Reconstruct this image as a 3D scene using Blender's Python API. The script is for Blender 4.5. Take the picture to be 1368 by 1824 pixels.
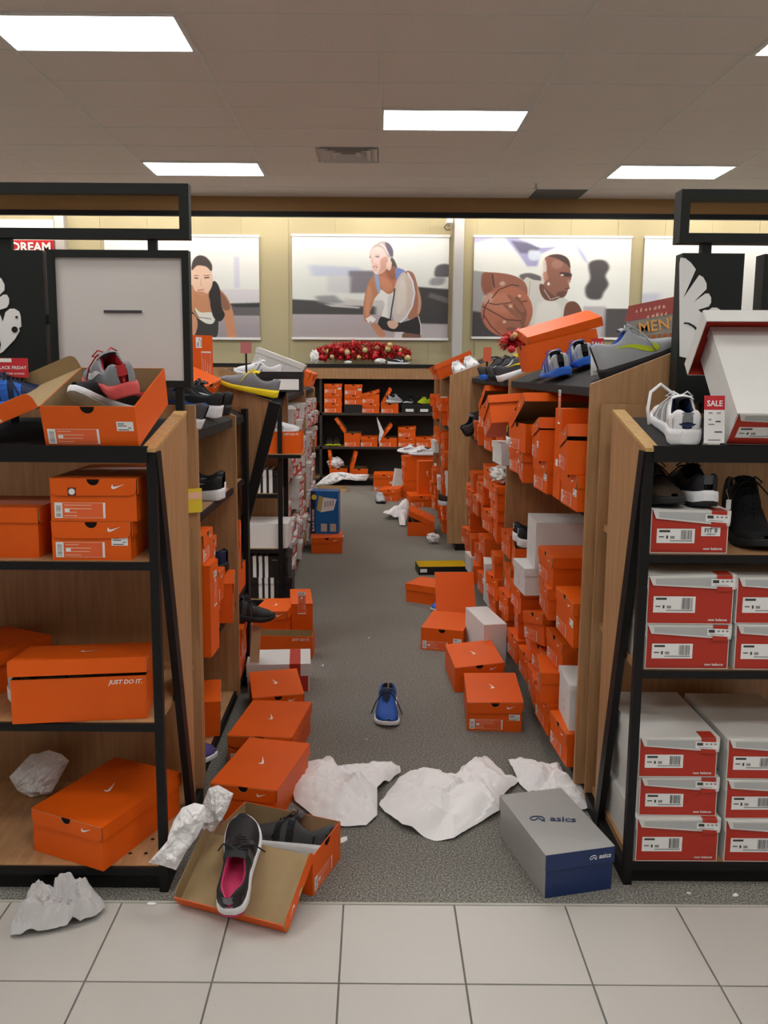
import bpy, bmesh, math, random
import numpy as np
from mathutils import Vector, Matrix, Euler, noise
from mathutils.bvhtree import BVHTree

random.seed(7)
scene = bpy.context.scene
for o in list(bpy.data.objects):
    bpy.data.objects.remove(o)
COL = scene.collection
PI = math.pi
R = math.radians

# ------------------------------------------------------------------ camera
CAM_H, F_PX = 1.466, 1500.0
PITCH, ROLL = R(8.0), R(0.4)
CX, CY = 666.53, 870.81            # principal point in the 1368 x 1824 frame
cam_data = bpy.data.cameras.new('camera')
cam = bpy.data.objects.new('camera', cam_data)
COL.objects.link(cam)
c_fwd = Vector((0, math.cos(PITCH), -math.sin(PITCH)))
c_r0 = Vector((1, 0, 0))
c_u0 = c_r0.cross(c_fwd)
c_right = math.cos(ROLL) * c_r0 + math.sin(ROLL) * c_u0
c_up = -math.sin(ROLL) * c_r0 + math.cos(ROLL) * c_u0
cm = Matrix((c_right, c_up, -c_fwd)).transposed().to_4x4()
cm.translation = Vector((0, 0, CAM_H))
cam.matrix_world = cm
cam_data.sensor_fit = 'HORIZONTAL'
cam_data.sensor_width = 36.0
cam_data.lens = F_PX / 1368.0 * 36.0
cam_data.shift_x = (684.0 - CX) / 1368.0
cam_data.shift_y = (CY - 912.0) / 1368.0
cam_data.clip_end = 60
scene.camera = cam

# ------------------------------------------------------------------ world + exposure
world = bpy.data.worlds.new('store_world')
scene.world = world
world.use_nodes = True
world.node_tree.nodes['Background'].inputs[0].default_value = (0.9, 0.95, 1.0, 1)
world.node_tree.nodes['Background'].inputs[1].default_value = 0.05
scene.view_settings.view_transform = 'Standard'
scene.view_settings.look = 'None'
scene.view_settings.gamma = 1.0
scene.view_settings.use_curve_mapping = False
scene.view_settings.exposure = 0.5
LAMP_STRENGTH = 11.0      # the recessed ceiling fluorescents
COVE_STRENGTH = 25.0      # tubes behind the valance above the posters

# ------------------------------------------------------------------ pixel -> point on a real surface
CAMP = Vector((0, 0, CAM_H))
def ray(x, y):
    return c_right * ((x - CX) / F_PX) + c_up * (-(y - CY) / F_PX) + c_fwd
def at_y(x, y, Y):
    v = ray(x, y); return CAMP + v * (Y / v.y)
def at_z(x, y, Z=0.0):
    v = ray(x, y); return CAMP + v * ((Z - CAM_H) / v.z)
def at_x(x, y, X):
    v = ray(x, y); return CAMP + v * (X / v.x)

# ------------------------------------------------------------------ materials
def lin(c):
    return tuple((v / 12.92 if v <= 0.04045 else ((v + 0.055) / 1.055) ** 2.4) for v in c)
def srgb(r, g, b):
    return lin((r / 255, g / 255, b / 255)) + (1.0,)
M = {}
def mat(name, col, rough=0.6, spec=0.4, var=0.0, scale=30.0, bump=0.0, bscale=200.0, metal=0.0, emit=0.0, trans=0.0, sheen=0.0):
    if name in M: return M[name]
    m = bpy.data.materials.new(name); m.use_nodes = True
    nt = m.node_tree; b = nt.nodes['Principled BSDF']
    col = tuple(col[:3]) + (1.0,)
    b.inputs['Base Color'].default_value = col
    b.inputs['Roughness'].default_value = rough
    b.inputs['Specular IOR Level'].default_value = spec
    b.inputs['Metallic'].default_value = metal
    if emit:
        b.inputs['Emission Color'].default_value = col
        b.inputs['Emission Strength'].default_value = emit
    if var or bump:
        tc = nt.nodes.new('ShaderNodeTexCoord')
    if var:
        n = nt.nodes.new('ShaderNodeTexNoise'); n.inputs['Scale'].default_value = scale
        n.inputs['Detail'].default_value = 3.0
        nt.links.new(tc.outputs['Object'], n.inputs['Vector'])
        mx = nt.nodes.new('ShaderNodeMix'); mx.data_type = 'RGBA'
        mx.inputs[6].default_value = tuple(max(0, v * (1 - var)) for v in col[:3]) + (1,)
        mx.inputs[7].default_value = tuple(min(1, v * (1 + var)) for v in col[:3]) + (1,)
        nt.links.new(n.outputs['Fac'], mx.inputs[0])
        nt.links.new(mx.outputs[2], b.inputs['Base Color'])
    if bump:
        n2 = nt.nodes.new('ShaderNodeTexNoise'); n2.inputs['Scale'].default_value = bscale
        nt.links.new(tc.outputs['Object'], n2.inputs['Vector'])
        bp = nt.nodes.new('ShaderNodeBump'); bp.inputs['Strength'].default_value = bump
        bp.inputs['Distance'].default_value = 0.002
        nt.links.new(n2.outputs['Fac'], bp.inputs['Height'])
        nt.links.new(bp.outputs['Normal'], b.inputs['Normal'])
    if trans:
        b.inputs['Transmission Weight'].default_value = trans
    M[name] = m
    return m

def speckle_mat(name, c1, c2, scale, lo, hi, rough=0.9, bump=0.0, c3=None, bdist=0.003, sheen=0.0):
    m = bpy.data.materials.new(name); m.use_nodes = True
    nt = m.node_tree; b = nt.nodes['Principled BSDF']
    b.inputs['Roughness'].default_value = rough
    tc = nt.nodes.new('ShaderNodeTexCoord')
    n = nt.nodes.new('ShaderNodeTexNoise'); n.inputs['Scale'].default_value = scale; n.inputs['Detail'].default_value = 2
    nt.links.new(tc.outputs['Object'], n.inputs['Vector'])
    r = nt.nodes.new('ShaderNodeValToRGB')
    r.color_ramp.elements[0].position = lo; r.color_ramp.elements[0].color = c1
    r.color_ramp.elements[1].position = hi; r.color_ramp.elements[1].color = c2
    nt.links.new(n.outputs['Fac'], r.inputs[0])
    out = r.outputs[0]
    if c3:
        n3 = nt.nodes.new('ShaderNodeTexNoise'); n3.inputs['Scale'].default_value = 1.3; n3.inputs['Detail'].default_value = 4
        nt.links.new(tc.outputs['Object'], n3.inputs['Vector'])
        mx = nt.nodes.new('ShaderNodeMix'); mx.data_type = 'RGBA'; mx.blend_type = 'MULTIPLY'
        rr = nt.nodes.new('ShaderNodeValToRGB'); rr.color_ramp.elements[0].color = c3; rr.color_ramp.elements[1].color = (1, 1, 1, 1)
        rr.color_ramp.elements[0].position = 0.3; rr.color_ramp.elements[1].position = 0.65
        nt.links.new(n3.outputs['Fac'], rr.inputs[0])
        mx.inputs[0].default_value = 1.0
        nt.links.new(out, mx.inputs[6]); nt.links.new(rr.outputs[0], mx.inputs[7])
        out = mx.outputs[2]
    nt.links.new(out, b.inputs['Base Color'])
    if sheen:
        b.inputs['Sheen Weight'].default_value = sheen; b.inputs['Sheen Roughness'].default_value = 0.5; b.inputs['Sheen Tint'].default_value = (0.9, 0.88, 0.8, 1)
    if bump:
        bp = nt.nodes.new('ShaderNodeBump'); bp.inputs['Strength'].default_value = bump; bp.inputs['Distance'].default_value = bdist
        nt.links.new(n.outputs['Fac'], bp.inputs['Height']); nt.links.new(bp.outputs['Normal'], b.inputs['Normal'])
    M[name] = m
    return m

def wood_mat(name, c1, c2, axis_scale=(9, 9, 0.7)):
    m = bpy.data.materials.new(name); m.use_nodes = True
    nt = m.node_tree; b = nt.nodes['Principled BSDF']
    b.inputs['Roughness'].default_value = 0.42
    tc = nt.nodes.new('ShaderNodeTexCoord'); mp = nt.nodes.new('ShaderNodeMapping')
    mp.inputs['Scale'].default_value = axis_scale
    n = nt.nodes.new('ShaderNodeTexNoise'); n.inputs['Scale'].default_value = 7; n.inputs['Detail'].default_value = 6; n.inputs['Distortion'].default_value = 0.4
    nt.links.new(tc.outputs['Object'], mp.inputs[0]); nt.links.new(mp.outputs[0], n.inputs['Vector'])
    r = nt.nodes.new('ShaderNodeValToRGB')
    r.color_ramp.elements[0].position = 0.3; r.color_ramp.elements[0].color = c1
    r.color_ramp.elements[1].position = 0.72; r.color_ramp.elements[1].color = c2
    nt.links.new(n.outputs['Fac'], r.inputs[0]); nt.links.new(r.outputs[0], b.inputs['Base Color'])
    M[name] = m
    return m

def attr_mat(name, rough=0.45):
    m = bpy.data.materials.new(name); m.use_nodes = True
    nt = m.node_tree; b = nt.nodes['Principled BSDF']; b.inputs['Roughness'].default_value = rough
    a = nt.nodes.new('ShaderNodeVertexColor'); a.layer_name = 'print'
    nt.links.new(a.outputs['Color'], b.inputs['Base Color'])
    M[name] = m
    return m

ORANGE = mat('orange_card', (0.76, 0.108, 0.0045), 0.45, 0.28, var=0.10, scale=4)
KRAFT = mat('kraft_card', (0.36, 0.255, 0.135), 0.85, 0.2, var=0.12, scale=25)
WHITE = mat('white_card', (0.74, 0.74, 0.73), 0.5, 0.35, var=0.03, scale=6)
OFFW = mat('offwhite_card', (0.66, 0.66, 0.64), 0.5, 0.35, var=0.05, scale=6)
GREYC = mat('grey_card', (0.45, 0.46, 0.46), 0.5, 0.3)
REDC = mat('red_card', (0.45, 0.033, 0.018), 0.5, 0.35, var=0.06, scale=6)
BLACKC = mat('black_card', (0.012, 0.012, 0.013), 0.45, 0.4)
DARK = mat('dark_hole', (0.015, 0.011, 0.009), 0.9, 0.1)
INK = mat('ink', (0.05, 0.05, 0.055), 0.7)
INKG = mat('grey_ink', (0.28, 0.28, 0.29), 0.7)
PRINTW = mat('white_print', (0.82, 0.82, 0.82), 0.5)
PRINTP = mat('pale_print', (0.85, 0.5, 0.36), 0.5)
NAVY = mat('navy_card', (0.012, 0.03, 0.11), 0.4, 0.4)
SILVER = mat('silver_card', (0.33, 0.33, 0.32), 0.42, 0.5, var=0.04)
BLUEC = mat('blue_card', (0.01, 0.13, 0.40), 0.4)
YELLOWC = mat('yellow_card', (0.75, 0.55, 0.03), 0.5)
BLKMET = mat('black_metal', (0.007, 0.007, 0.0075), 0.5, 0.25)
BLKTOP = mat('black_shelf_top', (0.016, 0.015, 0.015), 0.75, 0.25, var=0.4, scale=60)
WOOD = wood_mat('wood_panel', (0.34, 0.178, 0.078, 1), (0.47, 0.265, 0.125, 1))
WOODL = wood_mat('wood_edge', (0.46, 0.27, 0.09, 1), (0.58, 0.36, 0.14, 1))
WOODH = wood_mat('wood_shelf', (0.38, 0.21, 0.095, 1), (0.52, 0.305, 0.15, 1), (9, 1.2, 9))
CARPET = speckle_mat('carpet', (0.055, 0.053, 0.045, 1), (0.42, 0.41, 0.36, 1), 190, 0.40, 0.78, 0.95, 0.7, c3=(0.85, 0.85, 0.85, 1), sheen=0.35)
TILE = speckle_mat('ceramic_tile', (0.36, 0.335, 0.31, 1), (0.485, 0.468, 0.435, 1), 120, 0.16, 0.34, 0.38, 0.0, c3=(0.93, 0.92, 0.91, 1))
GROUT = mat('grout', (0.17, 0.165, 0.16), 0.9)
CEIL = speckle_mat('ceiling_tile', (0.80, 0.715, 0.665, 1), (0.87, 0.785, 0.735, 1), 90, 0.35, 0.6, 0.95, 0.25)
TEE = mat('ceiling_tee', (0.78, 0.77, 0.75), 0.5)
WALLM = mat('cream_wall', (0.47, 0.415, 0.255), 0.75, 0.2, var=0.04, scale=2)
VALANCE = mat('valance_brown', (0.30, 0.165, 0.062), 0.6, 0.3, var=0.06, scale=3)
GREYP = mat('grey_paint', (0.46, 0.44, 0.42), 0.6)
PLAINW = mat('plain_wall', (0.80, 0.78, 0.75), 0.8)
LENS = mat('lamp_lens', (1.0, 0.99, 0.96), 0.4, emit=LAMP_STRENGTH)
TUBE = mat('cove_tube', (1.0, 0.975, 0.92), 0.4, emit=COVE_STRENGTH)
TISSUE = mat('tissue_paper', (0.83, 0.82, 0.83), 0.75, 0.2, var=0.03, scale=5)
TISSUEG = mat('grey_tissue', (0.50, 0.49, 0.49), 0.75, 0.2, var=0.05, scale=5)
PLASTIC = mat('clear_bag', (0.62, 0.61, 0.58), 0.22, 0.6)
SALER = mat('sale_red', (0.55, 0.02, 0.03), 0.5)
SIGNW = mat('sign_panel', (0.62, 0.59, 0.57), 0.35, 0.4)

# ------------------------------------------------------------------ mesh builder
class MB:
    def __init__(s): s.v = []; s.f = []; s.m = []; s.ms = []; s.sm = []
    def mi(s, m):
        if m not in s.ms: s.ms.append(m)
        return s.ms.index(m)
    def face(s, pts, m, smooth=False):
        i = len(s.v); s.v += [tuple(p) for p in pts]
        s.f.append(list(range(i, i + len(pts)))); s.m.append(s.mi(m)); s.sm.append(smooth)
    def box(s, a, b, m, mats=None):
        """axis box a..b; mats: dict of '+x','-x',... -> material"""
        x0, y0, z0 = a; x1, y1, z1 = b
        i = len(s.v)
        s.v += [(x0, y0, z0), (x1, y0, z0), (x1, y1, z0), (x0, y1, z0), (x0, y0, z1), (x1, y0, z1), (x1, y1, z1), (x0, y1, z1)]
        for k, q in (('-z', (0, 3, 2, 1)), ('+z', (4, 5, 6, 7)), ('-y', (0, 1, 5, 4)), ('+x', (1, 2, 6, 5)), ('+y', (2, 3, 7, 6)), ('-x', (3, 0, 4, 7))):
            s.f.append([i + j for j in q]); s.m.append(s.mi((mats or {}).get(k, m))); s.sm.append(False)
        return s
    def prism(s, poly, d, m, m2=None):
        """poly: list of 3D points (planar), extruded by vector d; m2: material of the far cap"""
        d = Vector(d); n = len(poly); i = len(s.v)
        s.v += [tuple(p) for p in poly] + [tuple(Vector(p) + d) for p in poly]
        s.f.append(list(range(i + n - 1, i - 1, -1))); s.m.append(s.mi(m)); s.sm.append(False)
        s.f.append(list(range(i + n, i + 2 * n))); s.m.append(s.mi(m2 or m)); s.sm.append(False)
        for k in range(n):
            s.f.append([i + k, i + (k + 1) % n, i + n + (k + 1) % n, i + n + k]); s.m.append(s.mi(m)); s.sm.append(False)
        return s
    def tube(s, pts, r, m, n=6, caps=True):
        pts = [Vector(p) for p in pts]; rings = []
        rr = r if isinstance(r, (list, tuple)) else [r] * len(pts)
        for k, p in enumerate(pts):
            t = (pts[min(k + 1, len(pts) - 1)] - pts[max(k - 1, 0)]).normalized()
            a = t.cross(Vector((0, 0, 1)))
            if a.length < 1e-3: a = t.cross(Vector((1, 0, 0)))
            a.normalize(); b = t.cross(a)
            i = len(s.v); rings.append(i)
            for j in range(n):
                an = 2 * PI * j / n
                s.v.append(tuple(p + (a * math.cos(an) + b * math.sin(an)) * rr[k]))
        for k in range(len(pts) - 1):
            for j in range(n):
                s.f.append([rings[k] + j, rings[k] + (j + 1) % n, rings[k + 1] + (j + 1) % n, rings[k + 1] + j]); s.m.append(s.mi(m)); s.sm.append(True)
        if caps:
            for i in (rings[0], rings[-1]):
                s.f.append([i + j for j in range(n)]); s.m.append(s.mi(m)); s.sm.append(False)
        return s
    def grid(s, P, m, smooth=True, closed=False):
        """P[i][j] rows of points"""
        i0 = len(s.v); nr = len(P); nc = len(P[0])
        for row in P: s.v += [tuple(p) for p in row]
        for a in range(nr - 1):
            for b in range(nc if closed else nc - 1):
                c = (b + 1) % nc
                s.f.append([i0 + a * nc + b, i0 + a * nc + c, i0 + (a + 1) * nc + c, i0 + (a + 1) * nc + b]); s.m.append(s.mi(m)); s.sm.append(smooth)
        return s
    def ball(s, c, r, m, n=10, sq=(1, 1, 1)):
        P = []
        for i in range(n // 2 + 1):
            th = PI * i / (n // 2)
            P.append([(c[0] + r * sq[0] * math.sin(th) * math.cos(2 * PI * j / n), c[1] + r * sq[1] * math.sin(th) * math.sin(2 * PI * j / n), c[2] + r * sq[2] * math.cos(th)) for j in range(n)])
        return s.grid(P, m, True, True)
    def mesh(s, name):
        me = bpy.data.meshes.new(name)
        me.from_pydata(s.v, [], s.f)
        for m in s.ms: me.materials.append(m)
        me.polygons.foreach_set('material_index', s.m)
        me.polygons.foreach_set('use_smooth', s.sm)
        me.update()
        return me

def fixn(me):
    bm = bmesh.new(); bm.from_mesh(me)
    bmesh.ops.remove_doubles(bm, verts=bm.verts, dist=1e-5)
    bmesh.ops.recalc_face_normals(bm, faces=bm.faces)
    bm.to_mesh(me); bm.free(); return me

def obj(name, me, parent=None, loc=(0, 0, 0), rot=(0, 0, 0)):
    if isinstance(me, MB): me = me.mesh(name)
    o = bpy.data.objects.new(name, me); COL.objects.link(o)
    o.location = loc; o.rotation_euler = rot
    if parent: o.parent = parent
    return o
def tag(o, label, cat, group=None, kind=None):
    if label: o['label'] = label
    if cat: o['category'] = cat
    if group: o['group'] = group
    if kind: o['kind'] = kind
    return o
def thing(name, label, cat, loc=(0, 0, 0), rot=(0, 0, 0), group=None):
    o = bpy.data.objects.new(name, None); COL.objects.link(o)
    o.empty_display_size = 0.05
    o.location = loc; o.rotation_euler = rot
    return tag(o, label, cat, group)
def struct(name, me, label=None):
    o = obj(name, me); o['kind'] = 'structure'
    if label: o['label'] = label
    return o
def rotm(yaw=0, pitch=0, roll=0):
    """yaw about z last; pitch about local x, roll about local y (degrees)"""
    return (Matrix.Rotation(R(yaw), 3, 'Z') @ Matrix.Rotation(R(pitch), 3, 'X') @ Matrix.Rotation(R(roll), 3, 'Y')).to_euler()
_txt = {}
def text_mesh(s, size, m, align='LEFT', shear=0.0, bold=0.0, xs=1.0):
    key = (s, size, m.name, align, shear, bold, xs)
    if key in _txt: return _txt[key]
    cu = bpy.data.curves.new('text', 'FONT'); cu.body = s; cu.size = size; cu.align_x = align; cu.shear = shear; cu.offset = bold * size
    cu.resolution_u = 2
    t = bpy.data.objects.new('text', cu); COL.objects.link(t)
    dg = bpy.context.evaluated_depsgraph_get()
    me = bpy.data.meshes.new_from_object(t.evaluated_get(dg))
    if xs != 1.0: me.transform(Matrix.Diagonal((xs, 1, 1, 1)))
    me.materials.clear(); me.materials.append(m)
    bpy.data.objects.remove(t)
    _txt[key] = me
    return me
# ================================================================== the setting
CZ = 3.55
GX0, GXS = 0.03, 1.215           # ceiling grid
GY0, GYS = 5.32, 0.597
TX0, TXS = -0.077, 0.307         # floor tiles
CARPET_Y = 2.155
m = MB(); m.box((-8, CARPET_Y, -0.05), (8, 11.3, 0.0), CARPET)
struct('floor', m, 'grey flecked carpet of the shop aisle')
m = MB(); m.box((-8, -6, -0.05), (8, CARPET_Y, -0.004), GROUT)
tf = struct('floor', m, 'pale square tiled walkway in front of the carpet')
tile_me = MB().box((-TXS / 2 + 0.0026, -0.1525 + 0.0026, -0.006), (TXS / 2 - 0.0026, 0.1525 - 0.0026, 0.0), TILE).mesh('floor_tile')
for j in range(5):
    for k in range(-8, 9):
        obj('floor_tile', tile_me, tf, (TX0 + TXS * (k + 0.5), CARPET_Y - 0.002 - 0.305 * (j + 0.5), random.uniform(-0.0006, 0.0003)))
m = MB(); m.box((-8, -6, -0.004), (8, CARPET_Y - 0.305 * 5 - 0.004, 0.0), TILE)
o = obj('tile_field', m, tf)
m = MB(); m.box((-8, CARPET_Y - 0.004, -0.004), (8, CARPET_Y + 0.004, 0.002), mat('carpet_trim', (0.42, 0.41, 0.36), 0.6))
struct('trim_1', m)
m = MB(); m.box((-8, -6, CZ + 0.012), (8, 11.3, CZ + 0.08), CEIL)
ceil = struct('ceiling', m, 'suspended ceiling of pale rectangular panels')
lights = [(-2, 0), (0, 3), (-2, 6), (2, 6), (2, 0)]
lights += [(0, -3), (0, -9), (-2, -6), (-2, -12), (2, -6), (2, -12), (-4, -3), (-4, 3), (-4, -9), (4, -3), (4, 3), (4, -9), (-6, 0), (-6, 6), (-6, -6), (6, 0), (6, 6), (6, -6)]
vents = [(-1, 5), (1, 8)]
ct_me = MB().box((0.006, 0.006, 0.0), (GXS - 0.006, GYS - 0.006, 0.012), CEIL).mesh('ceiling_tile')
for j in range(-2, 9):
    for k in range(-5, 5):
        if (k, j) in lights or (k, j) in vents: continue
        obj('ceiling_tile', ct_me, ceil, (GX0 + GXS * k, GY0 + GYS * j, CZ + random.uniform(0, 0.002)))
for (k, j) in vents:      # half-width tile beside each vent
    x = GX0 + GXS * k
    m = MB(); m.box((0.006, 0.006, 0), (GXS / 2 - 0.006, GYS - 0.006, 0.012), CEIL)
    obj('ceiling_tile', m, ceil, (x, GY0 + GYS * j, CZ))
for k in range(-6, 7):
    m = MB(); m.box((-0.009, -6, CZ - 0.004), (0.009, 10.7, CZ + 0.012), TEE); obj('main_tee', m, ceil, (GX0 + GXS * k, 0, 0))
for j in range(-2, 10):
    m = MB(); m.box((-7.5, -0.004, CZ - 0.001), (7.5, 0.004, CZ + 0.012), TEE); obj('cross_tee', m, ceil, (0, GY0 + GYS * j, 0))
fr = MB()
for a, b in (((0, 0), (GXS, 0.025)), ((0, GYS - 0.025), (GXS, GYS)), ((0, 0.025), (0.03, GYS - 0.025)), ((GXS - 0.03, 0.025), (GXS, GYS - 0.025))):
    fr.box((a[0], a[1], -0.012), (b[0], b[1], 0.010), TEE)
fr_me = fr.mesh('frame')
ln_me = MB().box((0.03, 0.025, -0.006), (GXS - 0.03, GYS - 0.025, 0.008), LENS).mesh('diffuser')
LL = {(-2, 0): 'bright ceiling light at the upper left, the largest in view', (0, 3): 'bright ceiling light near the middle, above the aisle',
      (-2, 6): 'bright ceiling light low at the left, above the left sign frame', (2, 6): 'bright ceiling light low at the right, near the right sign frame',
      (2, 0): 'ceiling light cut off at the upper right picture edge'}
for (k, j) in lights:
    t = thing('ceiling_light', LL.get((k, j), 'recessed fluorescent ceiling light panel further along the shop ceiling'), 'ceiling light', (GX0 + GXS * k, GY0 + GYS * j, CZ), group='recessed ceiling lights')
    obj('frame', fr_me, t); obj('diffuser', ln_me, t)
# air diffuser: nested square louvres
x = GX0 - GXS / 2; y = GY0 + 5 * GYS
t = thing('air_vent', 'square white ceiling air diffuser with nested louvres', 'vent', (x, y, CZ))
VW = mat('vent_white', (0.62, 0.60, 0.58), 0.5)
m = MB(); m.box((0.01, 0.01, 0.035), (GXS / 2 - 0.01, GYS - 0.01, 0.04), DARK); obj('duct', m, t)
for q in range(4):
    a0 = 0.02 + 0.068 * q; a1 = a0 + 0.052
    P = []
    w, d = GXS / 2, GYS
    def sq(a, z): return [(a, a, z), (w - a, a, z), (w - a, d - a, z), (a, d - a, z)]
    m = MB(); m.grid([sq(a0, -0.012), sq(a1, 0.028)], VW, False, True)
    m.grid([sq(a0 + 0.004, -0.013), sq(a1 + 0.004, 0.027)], VW, False, True)
    obj('louvre', m, t)
x = GX0 + GXS * 1.5; y = GY0 + 8 * GYS
t = thing('return_grille', 'dark grey return air grille in the ceiling by the valance', 'vent', (x, y, CZ))
m = MB(); m.box((0, 0, 0.0), (GXS / 2, GYS, 0.012), mat('grille_grey', (0.13, 0.125, 0.12), 0.7)); obj('grille_plate', m, t)
for q in range(14):
    m = MB(); m.box((0.02, 0.03 + q * 0.039, -0.006), (GXS / 2 - 0.02, 0.045 + q * 0.039, 0.0), mat('grille_bar', (0.2, 0.19, 0.18), 0.6)); obj('grille_bar', m, t)
p = at_z(955, 327, CZ)
t = thing('sprinkler', 'small ceiling sprinkler head near the right rear', 'sprinkler', (p.x, p.y, CZ))
m = MB(); m.tube([(0, 0, 0), (0, 0, -0.05)], 0.012, GREYP); m.tube([(0, 0, -0.05), (0, 0, -0.056)], 0.03, GREYP, 10); obj('sprinkler_head', m, t)

# walls
WY = 11.2
m = MB(); m.box((-8, WY, 0), (8, WY + 0.1, CZ + 0.1), WALLM)
wb = struct('wall_back', m, 'cream panelled rear wall behind the posters')
wx0 = -1.125
for k in range(-11, 15):
    m = MB(); m.box((0.002, -0.008, 0), (0.602, 0, 3.5), WALLM)
    obj('wall_panel', m, wb, (wx0 + 0.606 * k, WY, 0))
for nm, a, b in (('wall_left', (-8.1, -6, 0), (-8, 11.3, CZ)), ('wall_right', (8, -6, 0), (8.1, 11.3, CZ)), ('wall_front', (-8, -6.1, 0), (8, -6, CZ))):
    m = MB(); m.box(a, b, PLAINW); struct(nm, m)
VY = 10.62
m = MB(); m.box((-8, VY, 3.374), (8, VY + 0.03, CZ + 0.012), VALANCE); struct('trim_2', m, 'brown valance band below the ceiling')
m = MB(); m.box((-8, VY - 0.025, 3.312), (8, VY + 0.03, 3.374), BLKMET); struct('trim_3', m, 'black beam under the brown valance')
for k in range(9):
    x = -5.4 + 1.35 * k
    t = thing('cove_light', 'fluorescent tube hidden behind the brown valance', 'lamp', (x, VY + 0.10, 3.44), group='tubes behind the valance')
    m = MB(); m.tube([(-0.6, 0, 0), (0.6, 0, 0)], 0.019, TUBE, 8); obj('tube', m, t)
    m = MB(); m.box((-0.64, -0.06, 0.03), (0.64, 0.03, 0.07), GREYP); obj('batten', m, t)
a = at_y(808, 500, 11.05); b = at_y(825, 500, 11.05)
m = MB(); m.box((a.x, 11.05, 0), (b.x, WY, 3.40), mat('column_grey', (0.50, 0.49, 0.48), 0.6)); struct('trim_4', m, 'pale grey column strip between the tennis and basketball posters')
a = at_y(97, 400, 11.05); b = at_y(113, 400, 11.05)
m = MB(); m.box((a.x, 11.05, 0), (b.x, WY, 3.40), GREYP); struct('trim_5', m, 'grey column strip on the rear wall at the left')
p = at_y(800, 395, 11.0)
t = thing('security_camera', 'small white security camera beside the grey column', 'camera', p)
m = MB(); m.box((-0.035, -0.12, -0.03), (0.03, 0.03, 0.03), WHITE); obj('camera_body', m, t)
m = MB(); m.box((-0.012, 0.0, -0.02), (0.012, WY - p.y, 0.02), GREYP); obj('wall_bracket', m, t)
m = MB(); m.tube([(-0.03, 0, -0.03), (-0.06, 0, -0.07), (-0.03, 0.02, -0.10), (0.02, 0.05, -0.09)], 0.006, BLKMET); obj('cable', m, t)

# ================================================================== shelving
def board(m, a, b, top=WOODH, rest=WOOD):
    m.box(a, b, rest, {'+z': top})
def endcap(label, xi, xo, yf, yb, ywing, zs, ztf, ztb):
    """endcap facing the walkway; xi aisle-side x, xo outer x; yf front, yb back panel"""
    s = 1 if xo > xi else -1
    t = thing('endcap_rack', label, 'shelf rack', (0, 0, 0))
    x0, x1 = min(xi, xo), max(xi, xo)
    def xx(a): return xi + s * a
    for z in zs:
        m = MB(); board(m, (x0 + 0.022, yf + 0.014, z - 0.022), (x1 - 0.022, yb, z))
        sh = obj('shelf', m, t)
        m = MB(); m.box((x0 + 0.022, yf + 0.002, z - 0.024), (x1 - 0.022, yf + 0.014, z - 0.003), BLKMET); obj('shelf_edge', m, sh)
    # sloped top deck with black front lip
    m = MB(); m.prism([(x0 + 0.02, yf, ztf - 0.012), (x0 + 0.02, ywing, ztb - 0.035), (x0 + 0.02, ywing, ztb - 0.055), (x0 + 0.02, yf, ztf - 0.045)], (x1 - x0 - 0.04, 0, 0), BLKTOP)
    dk = obj('top_deck', m, t)
    m = MB(); m.box((x0 + 0.02, yf - 0.006, ztf - 0.05), (x1 - 0.02, yf + 0.006, ztf - 0.006), BLKMET); obj('shelf_edge', m, dk)
    m = MB(); m.box((x0, yf + 0.02, 0.0), (x1, yb, zs[-1] - 0.022), BLKMET); obj('base', m, t)
    m = MB(); m.box((x0, yb, 0.0), (x1, yb + 0.018, ztb), WOOD); obj('back_panel', m, t)
    for xa in (xi, xo):
        ss = s if xa == xi else -s
        m = MB(); m.box((min(xa, xa + ss * 0.024), yf, 0), (max(xa, xa + ss * 0.024), yf + 0.022, ztf - 0.02), BLKMET); obj('post', m, t)
        # inverted-triangle wing panel and its black diagonal edge
        th = ss * 0.02
        m = MB(); m.prism([(xa, yf + 0.015, ztf - 0.02), (xa, ywing, ztb - 0.02), (xa, ywing, 0.02)], (th, 0, 0), WOOD); w = obj('wing_panel', fixn(m.mesh('wing_panel')), t)
        m = MB(); m.prism([(xa - ss * 0.002, yf - 0.005, ztf - 0.012), (xa - ss * 0.002, ywing, ztb - 0.012), (xa - ss * 0.002, ywing, ztb - 0.022), (xa - ss * 0.002, yf - 0.005, ztf - 0.022)], (th * 1.9, 0, 0), WOODL); obj('panel_cap', fixn(m.mesh('panel_cap')), w)
        m = MB(); m.prism([(xa - ss * 0.004, yf + 0.0, ztf - 0.022), (xa - ss * 0.004, yf + 0.045, ztf - 0.022), (xa - ss * 0.004, ywing, 0.0), (xa - ss * 0.004, ywing - 0.045, 0.0)], (th * 1.05, 0, 0), BLKMET); obj('diagonal_brace', fixn(m.mesh('diagonal_brace')), w)
    return t
EL = endcap('left end rack facing the tiled walkway, mostly emptied shelves', -0.575, -1.75, 2.20, 2.70, 2.575, (0.955, 0.50, 0.073), 1.272, 1.352)
ER = endcap('right end rack facing the tiled walkway, stacked with red and white boxes', 0.727, 1.9, 2.25, 2.70, 2.58, (0.975, 0.645, 0.068), 1.278, 1.365)
# peg holes in the bottom shelf of the left rack
m = MB()
for (px, py) in [(245, 1495), (272, 1495), (232, 1520), (260, 1520), (322, 1393), (313, 1415)]:
    p = at_z(px, py, 0.0735)
    m.face([(p.x + 0.006 * math.cos(a * PI / 5), p.y + 0.006 * math.sin(a * PI / 5), 0.0737) for a in range(10)], DARK)
o = obj('peg_holes', m, EL); o['kind'] = 'stuff'

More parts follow.
